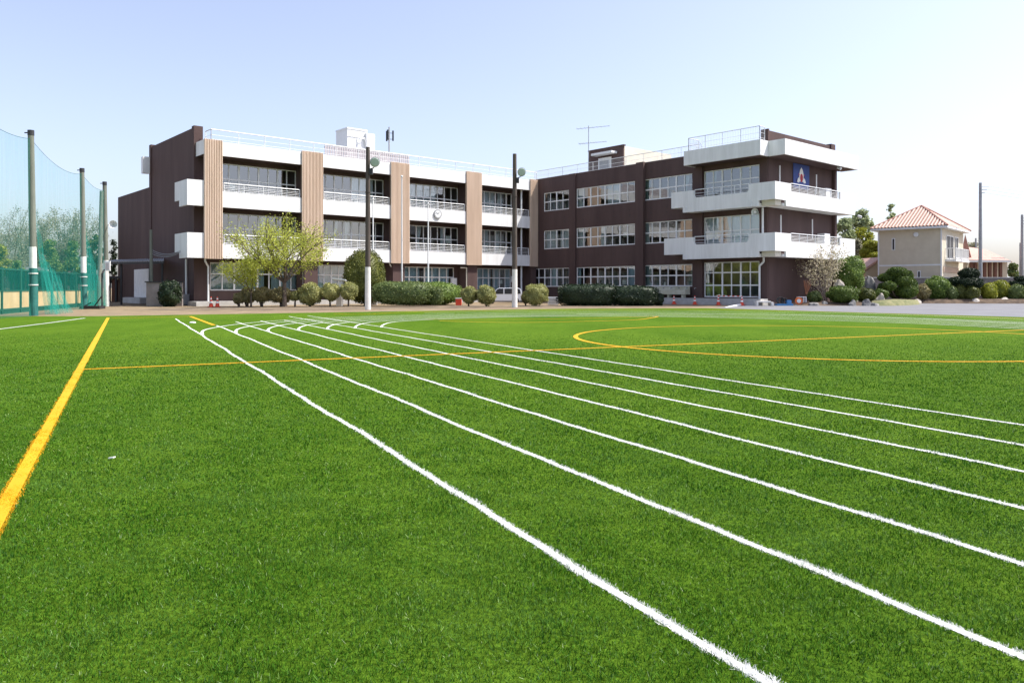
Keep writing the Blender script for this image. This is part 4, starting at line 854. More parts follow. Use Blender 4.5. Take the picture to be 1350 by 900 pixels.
rock('grey pointed rock at the road edge of the grass bank', 1137, 1148, 393.5, 57.2, M['rock'], 3); rock('small dark rock in front of the wide dome bush', 1118, 1128, 394, 57.4, M['rock'], 4)
rock('low flat rock at the left end of the garden bed', 1066, 1081, 397.5, 57.6, M['rock'], 5); rock('flat mauve rock in front of the low bush', 1151, 1169, 386.5, 59.5, M['rockpale'], 6)
rock('white pointed rock at the right tip of the grass bank', 1201, 1215, 394, 62, M['rockpale'], 7); rock('second grey rock lying right of the pointed one', 1147, 1158, 398, 57.1, M['rock'], 8)
rock('narrow pale rock right of the wide dome bush', 1124, 1131, 376, 60, M['rockpale'], 9); rock('rock lying in the bed below the utility pole', 1279, 1292, 393, 65.6, M['rockpale'], 10)
rock('rock lying in the bed near the right edge of the photo', 1318, 1334, 392, 65.5, M['rockpale'], 12); rock('low rock beside the orange reel', 1082, 1092, 397, 58.0, M['rock'], 13)
# background trees
clumptree('bamboo_clump', 'pale green feathery tree just behind the end of the right wing', 1095, 1132, 288, 335, 95, M['l_far'], M['bark'], .35, 1500, 12, 'trees between the school and the house')
clumptree('bamboo_clump', 'tall pale tree rising left of the house roof', 1114, 1158, 275, 345, 100, M['l_far'], M['bark'], .35, 2200, 16, 'trees between the school and the house')
clumptree('bamboo_clump', 'yellow-green bushy tree below the tallest pale one', 1122, 1155, 300, 352, 92, M['l_yellow'], M['bark'], .32, 1600, 12, 'trees between the school and the house')
clumptree('far_conifer', 'thin distant conifer showing above the left slope of the tiled roof', 1166, 1184, 269, 320, 120, M['l_far'], M['bark'], .35, 700, 12, 'trees between the school and the house')
clumptree('blossom_tree', 'mauve leafless tree behind the end balcony', 1124, 1140, 310, 345, 85, M['l_bare'], M['barkpale'], .22, 700, 8, 'trees between the school and the house')
topiary('cloud_pine', 'yellow-green cloud-pruned tree behind the low side building', 'pine', 82, [(1139, 1160, 317, 330, 0), (1134, 1152, 326, 340, 0), (1148, 1168, 325, 336, .5), (1142, 1160, 332, 345, -.5), (1133, 1146, 336, 348, 0)], M['l_yellow'], 1148, .13)
GT = 'trees beyond the windbreak fence'
tree('bare_tree', 'pale bare tree standing left of the first net pole', 16, 72, Zh(270, 72), 7.5, 1.8, M['l_bare'], M['bark'], .11, 13000, 5, .11, .5, GT, arms=9)
tree('bare_tree', 'wide bare tree with olive buds between the first two net poles', 76, 76, Zh(268, 76), 7.0, 2.0, M['l_bare'], M['bark'], .12, 28000, 5, .12, .55, GT, arms=10)
tree('bare_tree', 'bare tree cut off by the left edge of the photo', -30, 74, Zh(275, 74), 6.5, 2.0, M['l_bare'], M['bark'], .11, 10000, 5, .11, .5, GT, arms=9)
clumptree('green_tree', 'round fresh green tree behind the net between the first two poles', 48, 84, 315, 375, 70, M['l_green'], M['bark'], .22, 2600, 16, GT)
clumptree('green_tree', 'fresh green tree just left of the second net pole', 78, 112, 318, 372, 69, M['l_green'], M['bark'], .22, 2600, 16, GT)
clumptree('green_tree', 'dark evergreen tree right of the second net pole', 112, 138, 303, 372, 74, M['l_hedge'], M['bark'], .24, 2200, 14, GT)
clumptree('green_tree', 'bright yellow-green tree at the left edge of the photo', -22, 16, 322, 366, 68, M['l_yellow'], M['bark'], .22, 2000, 14, GT)
clumptree('green_tree', 'slim dark cypress standing against the annex', 146, 154, 316, 372, 78, M['l_dark'], M['bark'], .2, 700, 10, GT)
clumptree('green_tree', 'low green shrubbery tree in front of the pale house', 10, 36, 344, 372, 64, M['l_green'], M['bark'], .2, 1200, 10, GT)
# ------------------------------------------------------------------ poles on the field edge
def floodpole(px, Y, ztop, zw, r, lab, lampz, m):
    x = X(px, Y); t = thing('floodlight_pole', lab, 'light pole', (x, Y, 0), 'floodlight poles at the field edge')
    f = lambda z: r*(1-.32*z/ztop)
    mb = MB(); mb.tube((x, Y, 0), (x, Y, zw), f(0)*1.02, f(zw)*1.02, 16); mb.build('white_base', M['polew'], t, smooth=False)
    mb = MB(); mb.tube((x, Y, zw+.001), (x, Y, ztop), f(zw), f(ztop), 16); mb.tube((x, Y, ztop*.72), (x, Y, ztop*.72+.06), f(zw), f(zw), 12); mb.build('pole', m, t)
    lx = x+.42; mb = MB(); mb.lathe((0, 0, 0), [(.09, -.26), (.13, -.2), (.17, -.05), (.29, .12), (.305, .16)], 18)
    d = Vector((.35, -.9, -.25)).normalized(); q = d.to_track_quat('Z', 'Y'); mb.v = [tuple(q @ Vector(v)+Vector((lx, Y-.15, lampz))) for v in mb.v]; lp = mb.build('floodlight', M['grey'], t, smooth=False)
    mb = MB(); mb.lathe((0, 0, 0), [(.275, .162), (.24, .19), (.01, .20)], 18); mb.v = [tuple(q @ Vector(v)+Vector((lx, Y-.15, lampz))) for v in mb.v]; mb.build('lens', M['lamp'], lp)
    mb = MB(); mb.tube((x, Y, lampz-.45), (lx-.05, Y-.05, lampz-.35), .03); mb.tube((lx-.05, Y-.05, lampz-.35), (lx, Y-.12, lampz-.05), .03); mb.build('bracket', M['dark'], t); mb = MB(); mb.box(x+.1, x+.3, Y-.15, Y+.1, lampz-.75, lampz-.4); mb.build('control_box', M['dark'], t)
    return t
p1 = floodpole(485, 47, Zh(194, 47), Zh(352, 47), .18, 'tall dark floodlight pole with white base, standing before the left wing', Zh(214, 47), M['darkpole'])
p2 = floodpole(678.5, 52.7, Zh(203, 52.7), Zh(355, 52.7), .19, 'tall dark floodlight pole with white base, near the inner corner of the school', Zh(227, 52.7), M['darkpole'])
for (px_, Y, yt, lb) in ((491.8, 60, 264, 'thin white flagpole just behind the first floodlight pole'), (529.8, 60, 234, 'tallest thin white flagpole, in front of the third beige pilaster'), (564.5, 60, 270, 'thin white flagpole left of the wall clock')):
    x = X(px_, Y); t = thing('flagpole', lb, 'flagpole', (x, Y, 0), 'flagpoles behind the hedge'); mb = MB(); mb.tube((x, Y, .3), (x, Y, Zh(yt, Y)), .075, .04, 10); mb.build('pole', M['metalw'], t)
    mb = MB(); mb.box(x-.3, x+.3, Y-.3, Y+.3, 0, .3); mb.build('base', M['concrete'], t); mb = MB(); mb.lathe((x, Y, Zh(yt, Y)), [(.03, 0), (.09, .05), (.09, .12), (.02, .17)], 10); mb.build('finial', M['metalw'], t)
# pedestal
x = X(448, 56); t = thing('stone_pedestal', 'white stone pedestal with a slanting flat top between two ball shrubs', 'pedestal', (x, 56, 0))
mb = MB(); mb.box(x-.22, x+.2, 55.8, 56.2, 0, 1.7); mb.build('column', M['polew'], t, bevel=.02)
mb = MB(); mb.box(-.5, .5, -.4, .4, 0, .1, lambda a, b, c: (x+a, 56+b, 1.86+c+a*-.12-b*.1)); mb.build('top_plate', M['metalw'], t, bevel=.01)
# ------------------------------------------------------------------ ball net
NP = [(-19.6, 26.6), (X(44.5, 37), 37.0), (X(111, 48.8), 48.8), (X(140.5, 55), 55.0)]
NH = 8.9
def netpole(i, lab, stain=None):
    x, Y = NP[i]; t = thing('net_pole', lab, 'net pole', (x, Y, 0), 'tall poles carrying the ball net'); lean = -.14
    L_ = lambda z: (x+lean*z/NH, Y, z); R_ = lambda z: .17*(1-.2*z/NH)
    mb = MB(); mb.tube(L_(3.3), L_(NH-.25), R_(3.3), R_(NH), 16); mb.build('pole', M['pole'], t)
    mb = MB(); mb.tube(L_(2.25), L_(3.3), R_(2.3)+.004, R_(3.3)+.004, 16); mb.build('painted_band', M['polew'], t)
    mb = MB(); mb.tube(L_(0), L_(2.28), R_(0)+.025, R_(2.3)+.02, 16)
    pad = mb.build('wrap_pad', M['greenpad'] if i < 3 else M['polew'], t)
    if i < 3:
        mb = MB()
        for zz in (1.45, 2.0): mb.tube(L_(zz), L_(zz+.05), R_(1)+.045, R_(1)+.045, 16)
        mb.build('tie', M['polew'], pad)
    mb = MB(); mb.tube(L_(NH-.25), L_(NH), R_(NH)*1.08, R_(NH)*1.08, 14); mb.tube((L_(NH-.1)[0]-.3, Y, NH-.12), (L_(NH-.1)[0]+.05, Y, NH-.1), .03); mb.build('cap', M['dark'], t)
    return t
netpole(1, 'nearest tall concrete net pole, wrapped in green at its foot'); netpole(2, 'second tall net pole, in front of the windbreak fence, green at its foot')
t3 = netpole(3, 'farthest tall net pole, with a leaning brace pole against it')
t = thing('brace_pole', 'leaning concrete brace pole propped against the farthest net pole', 'pole', (X(131, 53), 53, 0))
mb = MB(); mb.tube((X(130.5, 53), 53, 0), (NP[3][0]-.25, 54.8, 8.2), .15, .12, 12); mb.build('pole', M['pole'], t)
hs_ = MB(); b = Vector((X(151, 54.5), 54.3, Zh(296, 54.5))); a = b+Vector((-.15, .4, 0)); hs_.tube(b, a, .27, .09, 18, cap=False); hs_.tube(a, a+Vector((-.05, .15, 0)), .1, .1, 10)
t = thing('loudspeaker', 'grey horn loudspeaker hanging on the farthest net pole', 'loudspeaker', tuple(b)); hs_.build('horn', M['metalw'], t); mb = MB(); mb.tube(tuple(a), (NP[3][0]+.1, 55, b.z), .03); mb.build('bracket', M['grey'], t)
nt_ = thing('ball_net', 'huge green ball-stop net hanging between the tall poles', 'net', (NP[1][0], NP[1][1], 0))
def netpanel(a, b, za, zb_, sag, name='net_panel', dens=36, bulge=.25, m='net', top=None, bot=None, off=0, fold=0, x0=0, x1=1):
    mb = MB(); nx = dens; nz = 16; V = []
    d = Vector((b[0]-a[0], b[1]-a[1], 0)).normalized(); nrm = Vector((-d.y, d.x, 0)); 
    if nrm.x < 0: nrm = -nrm
    for i in range(nx+1):
        s = x0+(x1-x0)*i/nx; zt = (za+(zb_-za)*s-sag*4*s*(1-s)) if top is None else top(s); zlo = .02 if bot is None else bot(s)
        for j in range(nz+1):
            q = j/nz; zz = zlo+(zt-zlo)*q; w = bulge*(1-q)**2*(sin(s*9)+.6*sin(s*23+1))+off*(1-q*.6)+fold*sin(s*70+2*q)*(1-q*.5)
            V.append((a[0]+(b[0]-a[0])*s+nrm.x*w, a[1]+(b[1]-a[1])*s+nrm.y*w, zz))
    mb.add(V, [(i*(nz+1)+j, (i+1)*(nz+1)+j, (i+1)*(nz+1)+j+1, i*(nz+1)+j+1) for i in range(nx) for j in range(nz)])
    return mb.build(name, M[m], nt_, smooth=True, recalc=False)
T = [(NP[i][0]-.14, NP[i][1]) for i in range(4)]
netpanel(T[0], T[1], 8.6, 8.5, .5); netpanel(T[1], T[2], 8.5, 8.55, .5); netpanel(T[2], T[3], 8.55, 8.3, .3)
netpanel(T[1], T[2], 0, 0, 0, 'net_fold', 60, .1, 'netdrape', top=lambda s: max(.3, 5.0-14*s) if s > .04 else 5.0, off=.45, fold=.12, x0=.02, x1=.30)
netpanel(T[1], T[2], 0, 0, 0, 'net_fold', 60, .3, 'netdrape', top=lambda s: 3.2-3.5*s, off=.7, fold=.12, x0=0, x1=.42)
netpanel(T[2], T[3], 0, 0, 0, 'net_fold', 40, .1, 'netdrape', top=lambda s: 5.2-5*s, off=.3, fold=.1, x0=.0, x1=.8)
mb = MB()
for (a, b, za, zb_, sg) in ((T[0], T[1], 8.6, 8.5, .5), (T[1], T[2], 8.5, 8.55, .5), (T[2], T[3], 8.55, 8.3, .3)):
    pts = [Vector((a[0]+(b[0]-a[0])*s, a[1]+(b[1]-a[1])*s, za+(zb_-za)*s-sg*4*s*(1-s))) for s in np.linspace(0, 1, 16)]; mb.path(pts, .010, 4)
mb.build('top_cable', M['greenpad'], nt_)
# windbreak fence
fa, fb = np.array((X(-60, 33.5), 33.5)), np.array((X(126, 58.5), 58.5)); fd = (fb-fa)/np.linalg.norm(fb-fa); FLn = float(np.linalg.norm(fb-fa))
fen = thing('windbreak_fence', 'long green mesh fence with tan boards along its lower half behind the net', 'fence', (fa[0], fa[1], 0))
def FF(a, b, z): return (fa[0]+fd[0]*a-fd[1]*b, fa[1]+fd[1]*a+fd[0]*b, z)
px_of = lambda a: 675+FPX*FF(a, 0, 0)[0]/FF(a, 0, 0)[1]
mb = MB(); mb.box(0, FLn, -.04, .04, 2.26, 2.34, FF); mb.box(0, FLn, -.04, .04, 1.16, 1.22, FF); mb.box(0, FLn, -.04, .04, .16, .26, FF); mb.build('rail', M['fencegreen'], fen)
n = 9; w = FLn/n
for i in range(n+1): mb = MB(); mb.box(i*w-.07, i*w+.07, -.06, .06, 0, 2.4, FF); mb.build('post', M['fencegreen'], fen)
for i in range(n):
    mb = MB(); mb.box(i*w+.12, (i+1)*w-.12, .002, .05, .27, 1.155, FF); mb.build('board', M['tan'], fen)
    mb = MB(); mb.add([FF(i*w+.07, -.0, 1.22), FF((i+1)*w-.07, -.0, 1.22), FF((i+1)*w-.07, 0, 2.26), FF(i*w+.07, 0, 2.26)], [(0, 1, 2, 3)]); mb.build('mesh_panel', M['mesh'], fen, recalc=False)
    mb = MB(); mb.box(i*w+.08, (i+1)*w-.08, -.01, .01, .0, .159, FF); mb.build('skirt', M['fencegreen'], fen)
# wheeled stand by the net
Y = 50.0; t = thing('practice_goal_stand', 'dark tubular stand on a heavy base with a pinkish plate, beside the leaning pole', 'sports stand', (X(128, Y), Y, 0))
mb = MB(); mb.box(X(108, 48.5), X(134.5, 48.5), 48.2, 48.9, .02, .2); mb.build('base', M['dark'], t)
mb = MB(); mb.path([(X(134.5, 48.6), 48.6, .2), (X(134.5, 48.6), 48.6, 2.2), (X(137, 48.8), 48.8, 2.45), (X(141, 48.8), 48.8, 2.5)], .05, 8); mb.build('upright', M['dark'], t)
mb = MB(); mb.tube((X(124, 48.6), 48.6, .15), (X(134, 48.6), 48.6, .8), .04); mb.tube((X(112, 48.6), 48.6, .2), (X(120, 48.6), 48.6, .4), .03); mb.build('brace', M['dark'], t)
mb = MB(); mb.box(X(138.8, 48.6), X(145.6, 48.6), 48.55, 48.62, 2.40, 3.02); pl_ = mb.build('plate', M['metalw'], t); mb = MB(); mb.box(X(139.8, 48.6), X(144.6, 48.6), 48.52, 48.548, 2.5, 2.92); mb.build('plate_print', M['pinksheet'], pl_)
# ------------------------------------------------------------------ pale house beyond the fence
t = thing('gabled_house', 'pale grey house with dark gable roof behind the windbreak fence', 'house', fl(30, 82, 0))
hx0, hx1, hy = X(13, 82), X(58, 82), 82
mb = MB(); apx = X(37, 82)
mb.prism([(hx0, 0), (hx1, 0), (hx1, 3.7), (apx, 5.2), (hx0, 3.4)], lambda a, b, w: (a, w, b), hy, hy+8); mb.build('wall', M['block'], t)
mb = MB(); mb.prism([(hx0-.6, 3.25), (apx, 5.3), (hx1+.6, 3.55), (hx1+.6, 3.75), (apx, 5.55), (hx0-.6, 3.45)], lambda a, b, w: (a, w, b), hy-.5, hy+8.5); mb.build('roof', M['fencegreen'], t)
mb = MB(); mb.box(X(27, 82), X(30, 82), hy-.05, hy-.01, 2.9, 4.1); mb.build('window', M['dark'], t)
for (a, b, c, d, Y, lb) in ((32, 61, 352, 357, 70, 'white shed roof edge showing above the fence beside the first net pole'),):
    t = thing('low_shed', lb, 'shed', (X(46, Y), Y, 0)); mb = MB(); mb.box(X(a+1, Y), X(b-1, Y), Y, Y+2, 0, Zh(d, Y)); mb.build('wall', M['stucco'], t); mb = MB(); mb.box(X(a, Y), X(b, Y), Y-.3, Y+2.3, Zh(d, Y), Zh(c, Y)); mb.build('roof', M['white'], t)
# ------------------------------------------------------------------ cones
def mk_cone(name, label, group, h=.72, r=.15):
    t = thing(name, label, 'traffic cone', (0, 0, 0), group); mb = MB(); mb.box(-r*1.25, r*1.25, -r*1.25, r*1.25, 0, .04); prof = lambda z: r*(1-z/h*.8)
    mb.build('base', M['red'], t, bevel=.01); bands = [(.04, .26, 'red'), (.26, .40, 'paper'), (.40, .52, 'red'), (.52, .62, 'paper'), (.62, .72, 'red')]
    for a, b, m_ in bands: mb = MB(); mb.tube((0, 0, a), (0, 0, b), prof(a), prof(b), 16); mb.build('cone_shell' if m_ == 'red' else 'white_band', M[m_], t)
    return t
cone = mk_cone('traffic_cone', 'left orange cone with white bands at the left corner of the school', 'orange traffic cones'); cone.location = (*fl(278.2, 53.6, 0)[:2], 0)
copy_tree(cone, (*fl(286.6, 53.6, 0)[:2], 0), 'right orange cone of the pair at the left corner of the school')
for (px_, v, lb) in ((888.5, 1.95, 'orange cone in front of the wash trough'), (916, 1.95, 'orange cone between the wash trough and the large glazed doors'), (947, 1.95, 'orange cone before the glazed doors at the left end of the barrier bar'), (978, 1.95, 'orange cone before the glazed doors at the right end of the barrier bar')):
    p = FR(UR(px_, v), v, 0); copy_tree(cone, (p[0], p[1], 0), lb)
a, b = FR(UR(947, 1.95), 1.95, .70), FR(UR(978, 1.95), 1.95, .70); t = thing('barrier_bar', 'striped bar resting across the two cones before the glazed doors', 'barrier bar', a)
n = 10
for m_, par in (('red', 0), ('paper', 1)):
    mb = MB()
    for i in range(n):
        if i % 2 == par: mb.tube(Vector(a).lerp(Vector(b), i/n), Vector(a).lerp(Vector(b), (i+1)/n), .035, n=8)
    mb.build('stripe', M[m_], t)
# kerb ramp, u block, odds and ends
t = thing('ramp_kerb', 'low sloping white kerb strip at the corner of turf and road', 'kerb', (*gp(965, 404)[:2], 0))
mb = MB(); g0, g1 = gp(957, 405.3), gp(980, 402.4); mb.add([(g0[0], g0[1], 0), (g1[0], g1[1], 0), (g1[0]+.1, g1[1]+.7, 0), (g0[0], g0[1]+.35, 0), (g0[0], g0[1]+.02, .02), (g1[0], g1[1]+.02, .16), (g1[0]+.1, g1[1]+.7, .16), (g0[0], g0[1]+.33, .02)], [(0, 1, 5, 4), (1, 2, 6, 5), (2, 3, 7, 6), (3, 0, 4, 7), (4, 5, 6, 7), (0, 3, 2, 1)]); mb.build('strip', M['white'], t)
Y = 57.2; x0, x1 = X(995, Y), X(1018, Y); t = thing('concrete_channel', 'upturned concrete channel block lying near the corner of the right wing', 'concrete block', (x0, Y, 0))
mb = MB(); mb.box(x0, x0+.16, Y-.4, Y+.3, 0, .34); mb.box(x1-.2, x1, Y-.4, Y+.3, 0, .28); mb.box(x0+.16, x1-.2, Y-.4, Y+.3, .24, .36); mb.build('block', M['polew'], t, bevel=.03)
Y = 57.6; t = thing('pipe_coil', 'pile of blue and black hoses on blue crates by the end wall', 'hose pile', (X(1033, Y), Y, 0))
mb = MB(); mb.box(X(1023, Y), X(1044, Y), Y-.3, Y+.3, 0, .14); mb.build('pallet', M['bluep'], t)
mb = MB()
for (px_, r_) in ((1029, .24), (1034, .2)):
    for k in range(4):
        c = Vector((X(px_, Y), Y-.1+.09*k, .14+r_)); mb.path([c+Vector((r_*cos(a_), 0, r_*sin(a_))) for a_ in np.linspace(0, 2*pi, 18)], .04, 5)
mb.build('hose', M['dark'], t); mb = MB(); mb.box(X(1036, Y), X(1042, Y), Y-.25, Y+.2, .14, .42); mb.build('crate', M['bluep'], t, bevel=.03)
Y = 58.3; t = thing('hose_reel', 'round orange reel lying against the brown end wall', 'reel', (X(1054, Y), Y, 0))
mb = MB(); mb.tube((X(1052, Y), Y-.2, .34), (X(1054, Y), Y+.2, .34), .28, .28, 18); mb.build('drum', M['orange'], t); mb = MB(); mb.tube((X(1051.8, Y), Y-.24, .34), (X(1052, Y), Y-.205, .34), .15, .15, 12); mb.build('hub', M['paper'], t)
Y = 59; t = thing('broom', 'rusty straw broom standing upright beside the small dark bush', 'broom', (X(1062, Y), Y, 0))
mb = MB(); mb.tube((X(1061, Y), Y, 0), (X(1063, Y), Y, .9), .02); mb.build('handle', M['wood'], t)
mb = MB()
for k in range(60): a_ = random.uniform(-.28, .32); mb.tube((X(1063, Y)+a_*.15, Y+random.uniform(-.05, .05), .85), (X(1064, Y)+a_, Y+random.uniform(-.12, .12), random.uniform(1.5, 1.95)), .012, .006, 3)
mb.build('bristles', M['rust'], t)
Y = 58.6; t = thing('garden_cabinet', 'small pale work stand behind the orange reel', 'stand', (X(1059, Y), Y, 0))
mb = MB(); mb.box(X(1053, Y), X(1064, Y), Y+.1, Y+.5, .60, .66); mb.build('top', M['metalw'], t)
for q in (1054, 1060, 1063): mb = MB(); mb.box(X(q, Y), X(q, Y)+.08, Y+.15, Y+.4, 0, .6); mb.build('leg', M['metalw'], t)
Y = 60.0; t = thing('air_unit', 'low grey box between the yellowish ball shrub and the dark hedge', 'utility box', (X(729, Y), Y, 0))
mb = MB(); mb.box(X(722.5, Y), X(736, Y), Y, Y+.4, 0, .62); mb.build('case', M['metalw'], t, bevel=.02); mb = MB()
for k in range(4): mb.box(X(723.5, Y), X(735, Y), Y-.02, Y-.002, .12+.12*k, .16+.12*k)
mb.build('grille', M['grey'], t)
# tiny white scrap on the turf
s_ = gp(147.5, 606); mb = MB(); mb.box(-.018, .02, -.012, .01, .014, .024, lambda a, b, c: (s_[0]+a+b*.4, s_[1]+b, c+a*.15)); o = mb.build('paper_scrap', M['paper']); tag(o, 'tiny crumpled white scrap lying on the turf near the yellow side line', 'litter')
s_ = gp(254, 425.6); mb = MB(); mb.lathe((s_[0], s_[1], .0), [(.12, 0), (.12, .03), (.06, .05)], 12); o = mb.build('field_marker', M['paper']); tag(o, 'small white disc marker lying beside the yellow corner line', 'marker')
# ------------------------------------------------------------------ white car
Y = 64.5; cx = X(664, Y); t = thing('parked_car', 'small white car with large side windows parked behind the ball shrubs', 'car', (cx, Y, 0))
Lh = 1.5
side = [(-1.55, .32), (-1.58, .62), (-1.45, .74), (-.95, .80), (-.55, 1.26), (-.35, 1.33), (1.2, 1.34), (1.45, 1.24), (1.56, .85), (1.58, .35), (1.3, .25), (-1.3, .25)]
mb = MB(); mb.prism(side, lambda a, b, w: (cx+a, Y+w, b), -.68, .68); body = mb.build('body', M['carwhite'], t, bevel=.04)
gmb = MB()
for poly in ([(-.82, .82), (-.50, 1.22), (-.30, 1.27), (-.02, 1.27), (-.02, .82)], [(.08, .82), (.08, 1.27), (.78, 1.27), (.78, .82)], [(.88, .82), (.88, 1.27), (1.15, 1.27), (1.36, 1.18), (1.42, .84)]):
    gmb.prism(poly, lambda a, b, w: (cx+a, Y+w, b), -.70, -.683)
gmb.build('side_window', M['dark'], t)
gmb = MB(); gmb.add([(cx-.97, Y-.55, .83), (cx-.97, Y+.55, .83), (cx-.60, Y+.5, 1.23), (cx-.60, Y-.5, 1.23)], [(0, 1, 2, 3)]); gmb.v = [(a-.03, b, c+.02) for a, b, c in gmb.v]; gmb.build('windscreen', M['carglass'], t, recalc=False)
for wx in (-1.0, 1.0):
    for wy in (-.62, .62):
        mb = MB(); mb.tube((cx+wx, Y+wy-.08, .27), (cx+wx, Y+wy+.08, .27), .27, .27, 20); wh = mb.build('wheel', M['rubber'], t); mb = MB(); mb.tube((cx+wx, Y+wy-.09, .27), (cx+wx, Y+wy+.09, .27), .16, .16, 14); mb.build('rim', M['grey'], wh)
mb = MB(); mb.box(cx-1.6, cx-1.5, Y-.6, Y-.4, .58, .70); mb.build('headlight', M['lamp'], t); mb = MB(); mb.box(cx+1.52, cx+1.6, Y-.66, Y-.52, .6, .82); mb.build('tail_light', M['red'], t)
# red machine near mound
x = X(605, 58.5); t = thing('hydrant_box', 'small red box half hidden beside the mound hedge', 'box', (x, 58.5, 0)); mb = MB(); mb.box(x-.25, x+.2, 58.4, 58.7, 0, .5); mb.build('case', M['red'], t, bevel=.03); mb = MB(); mb.box(x-.27, x+.22, 58.38, 58.72, .5, .56); mb.build('lid', M['paper'], t)
# ------------------------------------------------------------------ house on the right
Hc = Vector((39.1, 70)); da_ = Vector((-.75, .66)); db_ = Vector((.66, .75))
def FH(a, b, z): return (Hc.x+da_.x*a+db_.x*b, Hc.y+da_.y*a+db_.y*b, z)
house = thing('tiled_house', 'two storey cream house with red tiled hip roof behind the grey block wall', 'house', FH(0, 0, 0))
LA, LB, ZE = 5.45, 8.7, 6.75
mb = MB(); mb.box(0, LA, 0, LB, 0, ZE, FH); mb.build('wall', M['stucco'], house)
mb = MB(); mb.box(-.02, LA+.02, -.03, -.001, 3.35, 3.5, FH); mb.box(LA-.08, LA+.03, -.05, -.001, 0, ZE, FH); mb.box(.0, .12, -.06, -.001, 0, ZE, FH); mb.build('trim', M['metalw'], house)
ea = .55; ap = (LA/2, LB/2, 9.25); E_ = [(-ea, -ea), (LA+ea, -ea), (LA+ea, LB+ea), (-ea, LB+ea)]
mb = MB(); mb.add([FH(a, b, ZE) for a, b in E_]+[FH(a, b, ZE+.18) for a, b in E_], [(0, 1, 5, 4), (1, 2, 6, 5), (2, 3, 7, 6), (3, 0, 4, 7), (0, 3, 2, 1)]); mb.build('eaves', M['metalw'], house)
def roofmat():
    m = bpy.data.materials.new('pantile_roof'); m.use_nodes = True; nt = m.node_tree; n = nt.nodes; l = nt.links; b = n['Principled BSDF']; b.inputs['Roughness'].default_value = .75
    geo = n.new('ShaderNodeNewGeometry'); t = n.new('ShaderNodeTexNoise'); t.inputs['Scale'].default_value = 3; l.new(geo.outputs['Position'], t.inputs['Vector'])
    r = n.new('ShaderNodeValToRGB'); l.new(t.outputs['Fac'], r.inputs[0]); r.color_ramp.elements[0].color = (.44, .31, .26, 1); r.color_ramp.elements[1].color = (.60, .49, .42, 1); l.new(r.outputs[0], b.inputs['Base Color']); return m
M['pantile'] = roofmat(); M['tilevalley'] = mat('valley_shade_tile', (.22, .115, .085), .8, scale=4, col2=(.32, .19, .14))
def tiled(corner_a, corner_b, apex, par, m, nrows=26, amp=.075, name='roof'):   # corrugated triangle: ribs run up the slope
    A, B, C = Vector(corner_a), Vector(corner_b), Vector(apex); nn = (B-A).cross(C-A).normalized()
    if nn.z < 0: nn = -nn
    e = (B-A); foot = A+e*((C-A).dot(e)/e.dot(e)); up = C-foot; s0 = (foot-A).length/e.length; V = []; F_ = []; per = 8; n = nrows*per
    for i in range(n+1):
        s = i/n; tm = s/s0 if s < s0 else (1-s)/(1-s0); o = nn*(abs(sin(pi*i/per))*amp)
        for k in range(5): V.append(A+e*s+up*tm*k/4+o)
    F_ = [(i*5+k, (i+1)*5+k, (i+1)*5+k+1, i*5+k+1) for i in range(n) for k in range(4)]
    o = MB().add(V, F_).build(name, m, par, recalc=False)
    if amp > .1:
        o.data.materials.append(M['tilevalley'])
        for i, p in enumerate(o.data.polygons): p.material_index = 1 if ((i//4) % per) in (0, 1, 7) else 0  # valley faces darker red: shade between the ribs put into the tile colour
    return o
R4 = [FH(a, b, ZE+.18) for a, b in E_]; apw = FH(*ap)
tiled(R4[0], R4[1], apw, house, M['pantile'], 22, .11); tiled(R4[3], R4[0], apw, house, M['tilepink'], 28, .03); tiled(R4[1], R4[2], apw, house, M['pantile'], 28); tiled(R4[2], R4[3], apw, house, M['pantile'], 20)
mb = MB()
for q in R4: mb.tube(Vector(q)+Vector((0, 0, .05)), Vector(apw)+Vector((0, 0, .06)), .10, .10, 8)
mb.build('ridge', M['tilered'], house)
def hwin(a0, a1, z0, z1, face='a', name='window', gm='dark'):
    fr = (lambda u, v, z: FH(u, -v, z)) if face == 'a' else (lambda u, v, z: FH(-v, u, z))
    mb = MB(); mb.box(a0, a1, .002, .05, z0, z0+.07, fr); mb.box(a0, a1, .002, .05, z1-.07, z1, fr); mb.box(a0, a0+.07, .002, .05, z0+.07, z1-.07, fr); mb.box(a1-.07, a1, .002, .05, z0+.07, z1-.07, fr); 
    if a1-a0 > 1: mb.box((a0+a1)/2-.03, (a0+a1)/2+.03, .002, .045, z0+.07, z1-.07, fr)
    o = mb.build(name, M['metalw'], house); g_ = MB(); g_.box(a0+.05, a1-.05, .004, .02, z0+.05, z1-.05, fr); g_.build('pane', M[gm], o); return o
hwin(3.95, 4.25, 4.85, 6.0); hwin(1.75, 2.05, .9, 2.9); 
mb = MB(); mb.lathe((0, 0, 0), [(.22, -.02), (.22, .05), (.15, .08)], 14); mb.v = [FH(2.15+x, -.06-z, 6.25+y) for x, y, z in mb.v]; mb.build('vent', M['metalw'], house)
